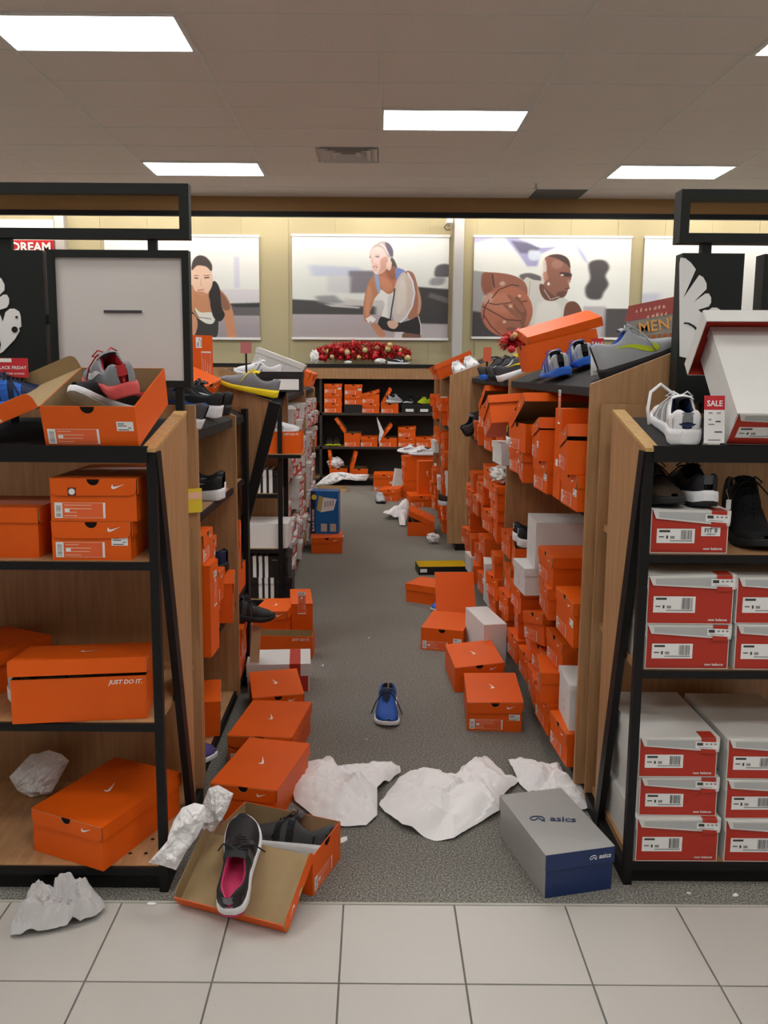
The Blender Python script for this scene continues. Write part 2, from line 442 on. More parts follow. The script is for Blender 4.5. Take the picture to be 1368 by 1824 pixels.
def gondola(label, s, xf, y0, y1, zs, deck, divs, depth=0.40, ends=(True, True), name='aisle_rack', endx=None, slope=0.42, kick=True):
    """s=+1 right of the aisle, -1 left; xf front face; deck=(front z); divs: Y of divider panels"""
    t = thing(name, label, 'shelf rack')
    def bx(m, xa, ya, za, xb, yb, zb, mt, mats=None):
        m.box((min(xa, xb), ya, za), (max(xa, xb), yb, zb), mt, mats)
    xb = xf + s * depth
    walls = ([y0] if ends[0] else []) + list(divs) + ([y1] if ends[1] else [])
    segs = [y0] + list(divs) + [y1]
    for a, b in zip(segs[:-1], segs[1:]):
        for z in zs:
            m = MB(); bx(m, xf + s * 0.012, a + 0.02, z - 0.022, xb, b - 0.002, z, WOOD, {'+z': WOODH}); sh = obj('shelf', m, t)
            m = MB(); bx(m, xf, a + 0.02, z - 0.024, xf + s * 0.012, b - 0.002, z - 0.002, BLKMET); obj('shelf_edge', m, sh)
        m = MB(); m.prism([(xf, a + 0.02, deck), (xb, a + 0.02, deck + slope * depth), (xb, a + 0.02, deck + slope * depth - 0.02), (xf, a + 0.02, deck - 0.03)], (0, b - a - 0.022, 0), BLKTOP)
        obj('top_deck', fixn(m.mesh('top_deck')), t)
    for i, yy in enumerate(walls):
        e = endx if endx is not None and i == 0 else xf - s * 0.012
        m = MB(); m.prism([(e, yy, 0.06), (xb, yy, 0.06), (xb, yy, deck + 0.012 + slope * depth), (e, yy, deck + 0.012)], (0, 0.02, 0), WOOD)
        obj('divider_panel', fixn(m.mesh('divider_panel')), t)
    m = MB(); bx(m, xb, y0, 0, xb + s * 0.018, y1, deck + slope * depth, WOOD); obj('back_panel', m, t)
    m = MB(); bx(m, xf + s * 0.02, y0 + 0.01, 0, xb, y1 - 0.01, zs[-1] - 0.023, BLKMET); obj('base', m, t)
    return t
LX, RX, L2X, R2X = -0.59, 0.72, -0.56, 0.62
GL1 = gondola('left aisle rack just behind the left end rack', -1, LX, 2.74, 3.86, (0.975, 0.485, 0.085), 1.262, (3.50,), ends=(True, False))
GR1 = gondola('right aisle rack crammed with orange boxes behind the right end rack', 1, RX, 2.735, 6.30, (1.0, 0.52, 0.085), 1.415, (4.48,), endx=0.697)
GL2 = gondola('far left aisle rack with grey and red boxes beyond the cross aisle', -1, L2X, 5.32, 7.72, (1.0, 0.75, 0.50, 0.26, 0.085), 1.30, (6.7,))
GR2 = gondola('far right aisle rack with the wide bare wooden end panel', 1, R2X + 0.03, 6.80, 9.1, (0.98, 0.66, 0.36, 0.085), 1.42, (8.3,), endx=0.60)
# rear corner of the first left rack: black post, inverted-triangle wing panel with diagonal brace
m = MB(); m.box((LX - 0.012, 3.80, 0.0), (LX + 0.012, 3.86, 1.29), BLKMET); obj('post', m, GL1)
m = MB(); m.prism([(-0.80, 3.88, 1.43), (-0.475, 3.88, 1.325), (-0.615, 3.88, 0.74), (-0.80, 3.88, 0.10)], (0, 0.02, 0), WOOD); w = obj('wing_panel', fixn(m.mesh('wing_panel')), GL1)
m = MB(); m.prism([(-0.485, 3.872, 1.322), (-0.43, 3.872, 1.31), (-0.60, 3.872, 0.70), (-0.72, 3.872, 0.06), (-0.77, 3.872, 0.06), (-0.64, 3.872, 0.70)], (0, 0.034, 0), BLKMET); obj('diagonal_brace', fixn(m.mesh('diagonal_brace')), w)
m = MB(); m.box((-0.97, 3.86, 0), (-0.62, 3.88, 1.3), WOOD); obj('back_panel', m, GL1)
# second left end rack, facing the walkway across the cross aisle
t = EL2 = thing('endcap_rack', 'second left end rack holding black striped and white boxes', 'shelf rack')
for z in (0.735, 0.40, 0.085):
    m = MB(); board(m, (-1.5, 4.965, z - 0.022), (-0.575, 5.30, z)); sh = obj('shelf', m, t)
    m = MB(); m.box((-1.5, 4.952, z - 0.026), (-0.575, 4.965, z - 0.002), BLKMET); obj('shelf_edge', m, sh)
m = MB(); board(m, (-1.30, 4.93, 0.955), (-0.432, 5.28, 0.975)); sh = obj('shelf', m, t); sh['label'] = 'wooden shelf pushed out past the post'
m = MB(); m.box((-1.30, 4.92, 0.952), (-0.432, 4.93, 0.972), BLKMET); obj('shelf_edge', m, sh)
m = MB(); m.box((-1.5, 4.97, 0), (-0.57, 5.30, 0.062), BLKMET); obj('base', m, t)
m = MB(); m.box((-1.5, 5.30, 0), (-0.57, 5.318, 1.35), WOOD); obj('back_panel', m, t)
for y in (4.95, 5.28):
    m = MB(); m.box((-0.572, y, 0), (-0.546, y + 0.022, 1.27 if y < 5 else 1.0), BLKMET); obj('post', m, t)
m = MB(); m.prism([(-0.55, 4.95, 1.27), (-0.55, 5.3, 1.35), (-0.55, 5.3, 1.33), (-0.55, 4.95, 1.24)], (-0.95, 0, 0), BLKTOP); obj('top_deck', fixn(m.mesh('top_deck')), t)
# rear wall rack
t = BK = thing('wall_rack', 'long black wall rack under the posters at the end of the aisle', 'shelf rack')
BKW = mat('dark_laminate', (0.035, 0.028, 0.024), 0.6)
BY = 10.72
for z in (0.93, 0.50, 0.10):
    m = MB(); board(m, (-2.3, BY, z - 0.03), (2.3, 11.15, z), WOODH, BKW); obj('shelf', m, t)
m = MB(); m.box((-2.3, 11.15, 0), (2.3, 11.19, 1.52), BKW); obj('back_panel', m, t)
m = MB(); m.box((-2.3, BY + 0.02, 0), (2.3, 11.15, 0.07), BLKMET); obj('base', m, t)
m = MB(); m.box((-2.3, BY - 0.02, 1.36), (2.3, BY + 0.01, 1.50), WOOD); obj('fascia', m, t)
m = MB(); m.box((-2.3, BY - 0.03, 1.50), (2.3, 11.19, 1.545), BLKTOP); obj('top_deck', m, t)
for x in (-2.3, -0.70, 1.0, 2.28):
    m = MB(); m.box((x, BY, 0.0), (x + 0.03, 11.15, 1.50), BKW); obj('divider_panel', m, t)

# ================================================================== sign frames above the end racks
def rect_frame(m, x0, z0, x1, z1, y, b, d, mt):
    m.box((x0, y, z0), (x1, y + d, z0 + b), mt); m.box((x0, y, z1 - b), (x1, y + d, z1), mt)
    m.box((x0, y, z0 + b), (x0 + b, y + d, z1 - b), mt); m.box((x1 - b, y, z0 + b), (x1, y + d, z1 - b), mt)
def px_rect(px0, py0, px1, py1, Y):
    a = at_y(px0, py0, Y); b = at_y(px1, py1, Y); xm = (px0 + px1) / 2
    z0, z1 = at_y(xm, py0, Y).z, at_y(xm, py1, Y).z; return a.x, min(z0, z1), b.x, max(z0, z1)
def dove(m, P, y, mt, dk):
    """white dove logo; P maps dove pixel coords to (x,z)"""
    def poly(pts, mt, yy): m.prism([(P(*p)[0], yy, P(*p)[1]) for p in pts], (0, 0.003, 0), mt)
    poly([(1210, 635), (1210, 470), (1212, 459), (1220, 460), (1230, 468), (1239, 480), (1216, 532), (1245, 490), (1252, 494), (1258, 505), (1258, 515), (1234, 539), (1256, 523), (1262, 523), (1266, 530), (1266, 539), (1262, 546), (1243, 552), (1250, 558), (1255, 572), (1260, 554), (1268, 548), (1276, 548), (1284, 553), (1287, 562), (1288, 580), (1284, 582), (1285, 588), (1276, 603), (1255, 625), (1235, 635), (1224, 638)], mt, y)
    for c, r in (((1280, 563), 2.2), ((1276.5, 585), 5.5)):
        poly([(c[0] + r * math.cos(a * PI / 6), c[1] - r * math.sin(a * PI / 6)) for a in range(12)], dk, y - 0.002)
    arc = [(1219, 574), (1227, 575), (1236, 580), (1243, 587), (1249, 598), (1252, 612), (1249, 622)]
    poly(arc + [(p[0] - 2.5, p[1] + 2.6) for p in arc[::-1]], dk, y - 0.002)
SY = 2.655
SB = mat('sign_black', (0.010, 0.012, 0.011), 0.55, 0.25)
# left cluster
t = thing('sign_stand', 'black sign frame with blank grey panel and dove board on the left rack', 'sign', (0, 0, 0))
x0, z0, x1, z1 = px_rect(130, 425, 335, 326, SY)
m = MB(); rect_frame(m, -1.6, z0, x1, z1, SY, 0.030, 0.035, SB); obj('open_frame', fixn(m.mesh('open_frame')), t)
x0, z0, x1, z1 = px_rect(93, 690, 335, 445, SY)
m = MB(); rect_frame(m, x0, z0, x1, z1, SY, 0.022, 0.035, SB); sf = obj('panel_frame', m, t)
m = MB(); m.box((x0 + 0.02, SY + 0.012, z0 + 0.02), (x1 - 0.02, SY + 0.02, z1 - 0.02), SIGNW); obj('sign_panel', m, sf)
a = at_y(183, 552, SY); b = at_y(251, 557, SY)
m = MB(); m.box((a.x, SY + 0.008, b.z), (b.x, SY + 0.013, a.z), mat('slot_dark', (0.05, 0.045, 0.05), 0.6)); obj('slot', m, sf)
q0, r0, q1, r1 = px_rect(262, 447, 277, 424, SY); m = MB(); m.box((q0, SY + 0.008, r0), (q1, SY + 0.028, r1), SB); obj('bracket', m, t)
q0, r0, q1, r1 = px_rect(-2, 447, 17, 424, SY); m = MB(); m.box((q0, SY + 0.008, r0), (q1, SY + 0.028, r1), SB); obj('bracket', m, t)
q0, r0, q1, r1 = px_rect(72, 577, 97, 560, SY); m = MB(); m.box((q0, SY + 0.008, r0), (q1, SY + 0.028, r1), SB); obj('bracket', m, t)
q0, r0, q1, r1 = px_rect(-90, 690, 75, 445, SY); m = MB(); m.box((q0, SY, r0), (q1, SY + 0.075, r1), SB, {'+x': mat('board_edge', (0.06, 0.055, 0.055), 0.5)}); db = obj('dove_board', m, t)
m = MB()
def PL(px, py): v = at_y(px - 1249.5, py + 2, SY); return v.x, v.z
dove(m, PL, SY - 0.003, WHITE, SB); obj('dove_logo', fixn(m.mesh('dove_logo')), db)
# legs of the sign stand, standing on the rack behind the deck
for px in (110, 318):
    v = at_y(px, 690, SY); m = MB(); m.box((v.x - 0.012, SY + 0.005, 1.33), (v.x + 0.012, SY + 0.03, v.z + 0.002), SB); obj('leg', m, t)
# right cluster
t = thing('sign_stand', 'black sign frame with white dove board on the right rack', 'sign', (0, 0, 0))
x0, z0, x1, z1 = px_rect(1210, 432, 1368, 337, SY)
m = MB(); rect_frame(m, x0, z0, 1.75, z1, SY, 0.028, 0.06, SB); obj('open_frame', m, t)
q0, r0, q1, r1 = px_rect(1253, 452, 1271, 430, SY); m = MB(); m.box((q0, SY + 0.012, r0), (q1, SY + 0.04, r1), SB); obj('bracket', m, t)
q0, r0, q1, r1 = px_rect(1203, 690, 1327, 451, SY); m = MB(); m.box((q0, SY, r0 - 0.05), (q1, SY + 0.06, r1), SB); db = obj('dove_board', m, t)
m = MB()
def PR(px, py): v = at_y(px, py, SY); return v.x, v.z
dove(m, PR, SY - 0.003, WHITE, SB); obj('dove_logo', fixn(m.mesh('dove_logo')), db)
q0, r0, q1, r1 = px_rect(1346, 690, 1600, 453, SY); m = MB(); rect_frame(m, q0, r0, q1, r1, SY, 0.022, 0.06, SB); sf = obj('panel_frame', m, t)
m = MB(); m.box((q0 + 0.02, SY + 0.012, r0 + 0.02), (q1 - 0.02, SY + 0.02, r1 - 0.02), SIGNW); obj('sign_panel', m, sf)
q0, r0, q1, r1 = px_rect(1320, 577, 1350, 560, SY); m = MB(); m.box((q0, SY + 0.02, r0), (q1, SY + 0.04, r1), SB); obj('bracket', m, t)
for px in (1260, 1420):
    v = at_y(px, 690, SY); m = MB(); m.box((v.x - 0.012, SY + 0.005, 1.34), (v.x + 0.012, SY + 0.03, v.z), SB); obj('leg', m, t)
# ================================================================== shoe boxes
SW = [(0.0, 0.10), (0.012, 0.19), (0.05, 0.275), (0.125, 0.36), (0.11, 0.27), (0.125, 0.20), (0.18, 0.165), (0.26, 0.165), (0.40, 0.195), (0.62, 0.255), (1.0, 0.37), (0.62, 0.185), (0.38, 0.065), (0.24, 0.012), (0.13, -0.01), (0.05, 0.02)]
def swoosh(m, o, ux, uy, size, mt):
    o = Vector(o); ux = Vector(ux); uy = Vector(uy)
    top = SW[3:11]; bot = [SW[2], SW[1], SW[0], SW[15], SW[14], SW[13], SW[12], SW[11], SW[10]]
    P = lambda p: o + (ux * (p[0] - 0.45) + uy * (p[1] - 0.17)) * size
    # strips between the upper and the lower outline
    lo = [SW[2], SW[1], SW[0], SW[15], SW[14], SW[13], SW[12], SW[11]]
    up = [SW[3], SW[3], SW[4], SW[5], SW[6], SW[7], SW[8], SW[9]]
    for i in range(len(lo) - 1):
        q = [P(lo[i]), P(lo[i + 1]), P(up[i + 1]), P(up[i])]
        if (q[2] - q[3]).length < 1e-9: q = q[:3]
        m.face(q, mt)
    m.face([P(SW[11]), P(SW[10]), P(SW[9])], mt)

_bx = {}
def cached(key, fn):
    if key not in _bx: _bx[key] = fn()
    return _bx[key]
TH = 0.0022
def body_mesh(W, L, H, out, inn, ends=None):
    m = MB(); x, y = W / 2, L / 2
    m.box((-x, -y, 0), (x, y, TH), out, {'+z': inn})
    m.box((-x, -y, TH), (-x + TH, y, H), out, {'+x': inn}); m.box((x - TH, -y, TH), (x, y, H), out, {'-x': inn})
    m.box((-x + TH, -y, TH), (x - TH, -y + TH, H), ends or out, {'+y': inn}); m.box((-x + TH, y - TH, TH), (x - TH, y, H), ends or out, {'-y': inn})
    return m.mesh('body')
def flap_poly(W, d, r, hole):
    """front flap outline in (x,z), z from 0 down to -d, rounded lower corners, half-moon cut at the fold"""
    x = W / 2; pts = [(-x, 0)]
    if hole:
        pts += [(0 - hole * math.cos(a * PI / 8), -hole * math.sin(a * PI / 8)) for a in range(9)]
    pts += [(x, 0)]
    pts += [(x - r + r * math.cos(a * PI / 8), -d + r - r * math.sin(a * PI / 8)) for a in range(5)]
    pts += [(-x + r - r * math.sin(a * PI / 8), -d + r - r * math.cos(a * PI / 8)) for a in range(5)]
    return pts
def lid_mesh(W, L, out, inn, fd=0.044, hole=0.017, lip=0.040):
    """origin on the hinge line (x=0), lid reaches to x=+W"""
    m = MB(); w = W + 0.004; y = L / 2 + 0.0035
    m.box((-0.001, -y, 0), (w, y, TH), out, {'-z': inn})
    m.box((w, -y, -lip), (w + TH, y, TH), out, {'-x': inn})
    for s in (-1, 1):
        pl = [(px + w / 2, s * y, pz) for px, pz in flap_poly(w - 0.004, fd, 0.02, hole if s < 0 else 0)]
        if hole and s < 0:
            # split the flap into a left and right half so the notch stays clean
            n = 9; left = [pl[0]] + pl[1:6] + [(w / 2, s * y, -fd)] + pl[-5:]
            right = pl[5:10] + [pl[10]] + pl[11:16] + [(w / 2, s * y, -fd)]
            for q in (left, right): m.prism(q, (0, -TH, 0), inn, out)
        else:
            m.prism(pl, (0, s * TH, 0), inn, out)
    return fixn(m.mesh('lid'))
def bars(m, x0, x1, z0, z1, y, mt, n=7, vertical=True, seed=1):
    rnd = random.Random(seed); t = 0.0
    span = (x1 - x0) if vertical else (z1 - z0)
    c = x0 if vertical else z0
    for i in range(n):
        w = span / n * rnd.uniform(0.3, 0.75)
        if vertical: m.face([(c, y, z0), (c + w, y, z0), (c + w, y, z1), (c, y, z1)], mt)
        else: m.face([(x0, y, c), (x1, y, c), (x1, y, c + w), (x0, y, c + w)], mt)
        c += span / n
def q2(m, x0, z0, x1, z1, y, mt): m.face([(x0, y, z0), (x1, y, z0), (x1, y, z1), (x0, y, z1)], mt)
ORL = mat('orange_label', (0.80, 0.13, 0.035), 0.45)
def nike_label(W, H, seed):
    m = MB(); x0 = -W / 2 + 0.010; x1 = x0 + min(0.135, W * 0.62); z0, z1 = 0.008, 0.050; y = 0
    q2(m, x0, z0, x1, z1, y, PRINTP); q2(m, x0 + 0.0015, z0 + 0.0015, x1 - 0.001, z1 - 0.0015, y - 0.0003, ORL)
    q2(m, x0, z0, x0 + 0.021, z1, y - 0.0005, PRINTW); bars(m, x0 + 0.004, x0 + 0.017, z0 + 0.004, z1 - 0.006, y - 0.0008, INKG, 8, False, seed)
    q2(m, x1 - 0.006, z0, x1, z1, y - 0.0005, PRINTW)
    rnd = random.Random(seed)
    for i in range(4):
        z = z1 - 0.006 - i * 0.0095; q2(m, x0 + 0.026, z - 0.002, x0 + 0.026 + rnd.uniform(0.03, 0.075), z, y - 0.0006, PRINTP)
    q2(m, x0 + 0.027, z0 + 0.016, x0 + 0.040, z0 + 0.025, y - 0.0008, PRINTW)
    return m.mesh('label')
def sticker_mesh(seed):
    m = MB(); q2(m, -0.022, -0.013, 0.022, 0.013, 0, PRINTW)
    for i, (a, b) in enumerate(((-0.018, -0.002), (-0.018, 0.004), (0.008, 0.016), (-0.018, 0.010))):
        z = 0.008 - 0.0055 * i; q2(m, a, z - 0.0022, b, z, -0.0003, INK)
    return m.mesh('price_sticker')
def obj_min(o):
    """lowest z of a thing (own mesh and two levels of parts)"""
    lo = 1e9
    def rec(q, mw):
        nonlocal lo
        mw = mw @ q.matrix_basis
        if q.type == 'MESH':
            n = len(q.data.vertices); a = np.empty(n * 3, 'f'); q.data.vertices.foreach_get('co', a); a = a.reshape(-1, 3)
            M3 = np.array(mw); z = a @ M3[2, :3] + M3[2, 3]
            if n: lo = min(lo, float(z.min()))
        for c in kids.get(q.name, []): rec(c, mw)
    kids = {}
    def col(q):
        kids[q.name] = [c for c in q.children]
        for c in q.children: col(c)
    col(o); rec(o, Matrix()); return lo
def rest(o, z):
    if z is not None: o.location.z += z - obj_min(o)
    return o

def tris_of(o, skip=()):
    V = []; Fc = []
    def rec(q, mw):
        mw = mw @ q.matrix_basis
        if q.type == 'MESH' and not any(q.name.startswith(k) for k in skip):
            b = len(V); V.extend(mw @ v.co for v in q.data.vertices); Fc.extend([b + i for i in p.vertices] for p in q.data.polygons)
        for c in q.children: rec(c, mw)
    rec(o, Matrix()); return V, Fc
def settle(o, supports, drop=0.05, step=0.004, most=0.30):
    """lower a thing a little, then lift it until it just rests on the supports"""
    o.location.z -= drop
    trees = [BVHTree.FromPolygons(*tris_of(q)) for q in supports]
    V, Fc = tris_of(o); up = 0.0
    while up < most:
        t = BVHTree.FromPolygons([v + Vector((0, 0, up)) for v in V], Fc)
        if not any(t.overlap(q) for q in trees): break
        up += step
    o.location.z += up
    return o

def nike(label, loc=(0, 0, 0), yaw=0, dims=(0.215, 0.335, 0.115), lid=0, pitch=0, roll=0, z=None, lbl=True, stk=False, logo=True, group=None, text=False, seed=None, mirror=False, dot=False, shift=None, fd=0.044):
    """orange box; lid: opening angle in degrees or None for no lid; z: rest height"""
    W, L, H = [round(v, 3) for v in dims]
    seed = seed if seed is not None else int(abs(loc[0] * 37 + loc[1] * 91 + loc[2] * 53)) % 4
    t = thing('shoe_box', label, 'shoe box', loc, rotm(yaw, pitch, roll), group)
    obj('body', cached(('nb', W, L, H), lambda: body_mesh(W, L, H, ORANGE, KRAFT)), t)
    if lid is not None:
        ang = R(lid) if lid else R(0.4)
        lo = Vector((-W / 2, 0, H + 0.0006))
        if shift: lo += Vector(shift)
        ld = obj('lid', cached(('nl', W, L, fd), lambda: lid_mesh(W, L, ORANGE, KRAFT, fd)), t, lo, (0, -ang, 0))
        if logo:
            def mk():
                m = MB(); swoosh(m, (W / 2, 0.01, TH + 0.0004), (0, 1, 0), (-1, 0, 0), 0.058, PRINTW); return m.mesh('logo')
            obj('logo', cached(('ntl', W), mk), ld)
            def mk2():
                m = MB(); swoosh(m, (W / 2 + W * 0.29, -L / 2 - 0.0035 - TH - 0.0004, -0.020), (1, 0, 0), (0, 0, 1), 0.036, PRINTW); return m.mesh('logo')
            obj('logo', cached(('nfl', W, L), mk2), ld)
        if dot:
            m = MB(); c = (W * 0.26, -0.033)
            m.box((c[0] - 0.011, -L / 2 - 0.0062, c[1] - 0.011), (c[0] + 0.011, -L / 2 - 0.0058, c[1] + 0.011), mat('dot_dark', (0.12, 0.02, 0.01), 0.5))
            m.face([(c[0] + 0.0085 * math.cos(a * PI / 8), -L / 2 - 0.0065, c[1] + 0.0085 * math.sin(a * PI / 8)) for a in range(16)], PRINTW)
            obj('round_sticker', m, ld)
    def mkh():
        m = MB(); m.face([(0.0185 * math.cos(a * PI / 10), 0, -0.0185 * math.sin(a * PI / 10)) for a in range(11)], DARK); return m.mesh('finger_hole')
    obj('finger_hole', cached('hole', mkh), t, (0, -L / 2 - 0.0009, H - 0.0005))
    if lbl: obj('label', cached(('nlab', W, H, seed), lambda: nike_label(W, H, seed)), t, (0, -L / 2 - 0.0008, 0))
    if stk: obj('price_sticker', cached(('stk', seed), lambda: sticker_mesh(seed)), t, (W / 2 - 0.030, -L / 2 - 0.0012, H * 0.52))
    if text:
        obj('lettering', text_mesh('JUST DO IT.', 0.017, PRINTW, 'RIGHT', 0.25, 0.02), t, (W / 2 + 0.0008, L / 2 - 0.012, H - 0.022), (PI / 2, 0, PI / 2))
    return rest(t, z)

def nb_lid(W, L):
    m = MB(); w = W / 2 + 0.002; y = L / 2 + 0.003
    m.box((-w, -y, 0), (w, y, TH), OFFW, {'-z': WHITE})
    for s in (-1, 1): m.box((min(s * w, s * (w + TH)), -y, -0.032), (max(s * w, s * (w + TH)), y, TH), OFFW)
    for s in (-1, 1):
        m.prism([(-w + 0.004, s * y, 0), (w, s * y, 0), (w, s * y, -0.040), (-w + 0.014, s * y, -0.024)], (0, s * TH, 0), OFFW, OFFW)
        # grey field inside a pale border
        yy = s * (y + TH + 0.0004)
        m.face([(-w + 0.020, yy, -0.005), (w - 0.05, yy, -0.005), (w - 0.05, yy, -0.031), (-w + 0.022, yy, -0.021)], GREYC)
    return fixn(m.mesh('lid'))
def nb_tab(W, L):
    m = MB(); y = -L / 2 - 0.003 - TH - 0.0012; x1 = W / 2 - 0.008
    m.face([(x1 - 0.042, y, 0.001), (x1, y, 0.001), (x1, y, -0.044), (x1 - 0.042, y, -0.044)], REDC)
    m.face([(x1 - 0.042, y, 0.0028), (x1, y, 0.0028), (x1, y + 0.045, 0.0028), (x1 - 0.042, y + 0.045, 0.0028)], REDC)
    y -= 0.0008
    m.face([(x1 - 0.058, y, -0.008), (x1 + 0.006, y, -0.010), (x1 + 0.006, y, -0.032), (x1 - 0.058, y, -0.028)], PRINTW)
    y -= 0.0006
    m.face([(x1 - 0.054, y, -0.011), (x1 - 0.037, y, -0.0115), (x1 - 0.037, y, -0.020), (x1 - 0.054, y, -0.0195)], INK)
    for i in range(3): m.face([(x1 - 0.030 + i * 0.012, y, -0.013), (x1 - 0.023 + i * 0.012, y, -0.013), (x1 - 0.023 + i * 0.012, y, -0.018), (x1 - 0.030 + i * 0.012, y, -0.018)], INKG)
    m.face([(x1 - 0.050, y, -0.024), (x1 - 0.010, y, -0.026), (x1 - 0.010, y, -0.0275), (x1 - 0.050, y, -0.0255)], INKG)
    return m.mesh('price_tab')
def nb_front(W, L, H):
    m = MB(); y = -L / 2 - 0.0006; w = W / 2
    q2(m, -w + 0.009, 0.006, w - 0.008, H - 0.012, y, REDC); return m.mesh('end_panel')
def nb_label(W, H, seed):
    m = MB(); x0 = -W / 2 + 0.017; x1 = x0 + W * 0.49; z0 = H * 0.24; z1 = z0 + H * 0.34; y = 0
    q2(m, x0, z0, x1, z1, y, PRINTW); y -= 0.0004
    bars(m, x1 - 0.038, x1 - 0.008, z0 + 0.010, z1 - 0.004, y, INK, 11, True, seed)
    q2(m, x0 + 0.006, z1 - 0.010, x0 + 0.036, z1 - 0.004, y, INK)
    q2(m, x0 + 0.006, z0 + 0.016, x0 + 0.020, z0 + 0.019, y, INK); q2(m, x0 + 0.026, z0 + 0.012, x0 + 0.031, z0 + 0.021, y, INK)
    q2(m, x0 + 0.037, z0 + 0.012, x0 + 0.049, z0 + 0.020, y, INKG); q2(m, x0 + 0.036, z0 + 0.005, x1 - 0.006, z0 + 0.008, y, INKG)
    return m.mesh('label')
def nb(label, loc, yaw=0, dims=(0.205, 0.34, 0.120), z=None, pitch=0, roll=0, group=None, lid=True, fit=False, tab=True, text=True, lidrot=0, lidoff=(0, 0, 0), seed=None):
    W, L, H = [round(v, 3) for v in dims]
    seed = seed if seed is not None else random.randint(0, 3)
    t = thing('shoe_box', label, 'shoe box', loc, rotm(yaw, pitch, roll), group)
    obj('body', cached(('nbb', W, L, H), lambda: body_mesh(W, L, H, OFFW, WHITE, REDC)), t)
    m = cached(('nbe', W, L, H), lambda: nb_front(W, L, H)); obj('end_panel', m, t)
    obj('label', cached(('nbl', W, H, seed), lambda: nb_label(W, H, seed)), t, (0, -L / 2 - 0.0012, 0))
    if text: obj('lettering', text_mesh('new balance', 0.0105, PRINTW, 'RIGHT', 0.0, 0.02), t, (W / 2 - 0.014, -L / 2 - 0.0012, 0.010), (PI / 2, 0, 0))
    if fit:
        st = obj('fit_sticker', cached('fit', lambda: MB().box((-0.026, -0.0004, -0.013), (0.026, 0, 0.013), PRINTW).mesh('fit_sticker')), t, (W / 2 - 0.048, -L / 2 - 0.001, H * 0.52))
        obj('lettering', text_mesh('FIT 8', 0.017, INK, 'CENTER', 0, 0.02), st, (0, -0.0008, -0.003), (PI / 2, 0, 0))
        obj('lettering', text_mesh('COMFORT', 0.006, INK, 'CENTER', 0, 0.02), st, (0, -0.0008, -0.010), (PI / 2, 0, 0))
    if lid:
        ld = obj('lid', cached(('nbld', W, L), lambda: nb_lid(W, L)), t, (lidoff[0], lidoff[1], H + 0.001 + lidoff[2]), (0, R(lidrot), 0))
        if tab: obj('price_tab', cached(('nbt', W, L), lambda: nb_tab(W, L)), ld)
    return rest(t, z)
def plain_lid(W, L, mt, lip=0.03):
    m = MB(); w = W / 2 + 0.002; y = L / 2 + 0.003
    m.box((-w, -y, 0), (w, y, TH), mt)
    for s in (-1, 1):
        m.box((min(s * w, s * (w + TH)), -y, -lip), (max(s * w, s * (w + TH)), y, TH), mt)
        m.box((-w, min(s * y, s * (y + TH)), -lip), (w, max(s * y, s * (y + TH)), TH), mt)
    return m.mesh('lid')
def plain(label, loc, yaw=0, dims=(0.21, 0.33, 0.12), mt=None, z=None, pitch=0, roll=0, group=None, inner=None, lid=True, lidrot=0, lidoff=(0, 0, 0), lip=0.03, scribble=False):
    W, L, H = [round(v, 3) for v in dims]; mt = mt or WHITE
    t = thing('shoe_box', label, 'shoe box', loc, rotm(yaw, pitch, roll), group)
    obj('body', cached(('pb', W, L, H, mt.name), lambda: body_mesh(W, L, H, mt, inner or mt)), t)
    if lid: obj('lid', cached(('pl', W, L, mt.name, lip), lambda: plain_lid(W, L, mt, lip)), t, (lidoff[0], lidoff[1], H + 0.001 + lidoff[2]), (0, R(lidrot), 0))
    if scribble:
        def mk():
            m = MB(); rnd = random.Random(3)
            for i in range(5):
                x = -0.03 + rnd.uniform(0, 0.04); zz = H * 0.2 + i * 0.010
                q2(m, x, zz, x + rnd.uniform(0.015, 0.035), zz + 0.0022, -L / 2 - 0.0006, INKG)
            return m.mesh('print')
        obj('print', cached(('scr', L, H), mk), t)
    return rest(t, z)
def striped(label, loc, yaw=0, dims=(0.34, 0.22, 0.13), z=None, pitch=0, roll=0, group=None, sx=-0.02):
    """black box with three white stripes up the long front and over the lid; front = -y, W is the long side"""
    W, L, H = dims
    t = thing('shoe_box', label, 'shoe box', loc, rotm(yaw, pitch, roll), group)
    obj('body', cached(('ab', W, L, H), lambda: body_mesh(W, L, H, BLACKC, BLACKC)), t)
    ld = obj('lid', cached(('al', W, L), lambda: plain_lid(W, L, BLACKC, 0.035)), t, (0, 0, H + 0.001))
    for i in range(3 if sx is not None else 0):
        x = sx + i * 0.036
        m = MB(); q2(m, x, 0.0, x + 0.021, H - 0.034, -L / 2 - 0.0008, PRINTW); obj('stripe', m, t)
        m = MB(); q2(m, x, -0.035, x + 0.021, 0.0025, -L / 2 - 0.0062, PRINTW)
        m.face([(x, -L / 2 - 0.0062, 0.0028), (x + 0.021, -L / 2 - 0.0062, 0.0028), (x + 0.021, L / 2, 0.0028), (x, L / 2, 0.0028)], PRINTW); obj('stripe', m, ld)
    if sx is not None: obj('lettering', text_mesh('adidas', 0.014, INKG, 'LEFT', 0, 0.01), t, (sx + 0.115, -L / 2 - 0.0062, H - 0.024), (PI / 2, 0, 0))
    return rest(t, z)

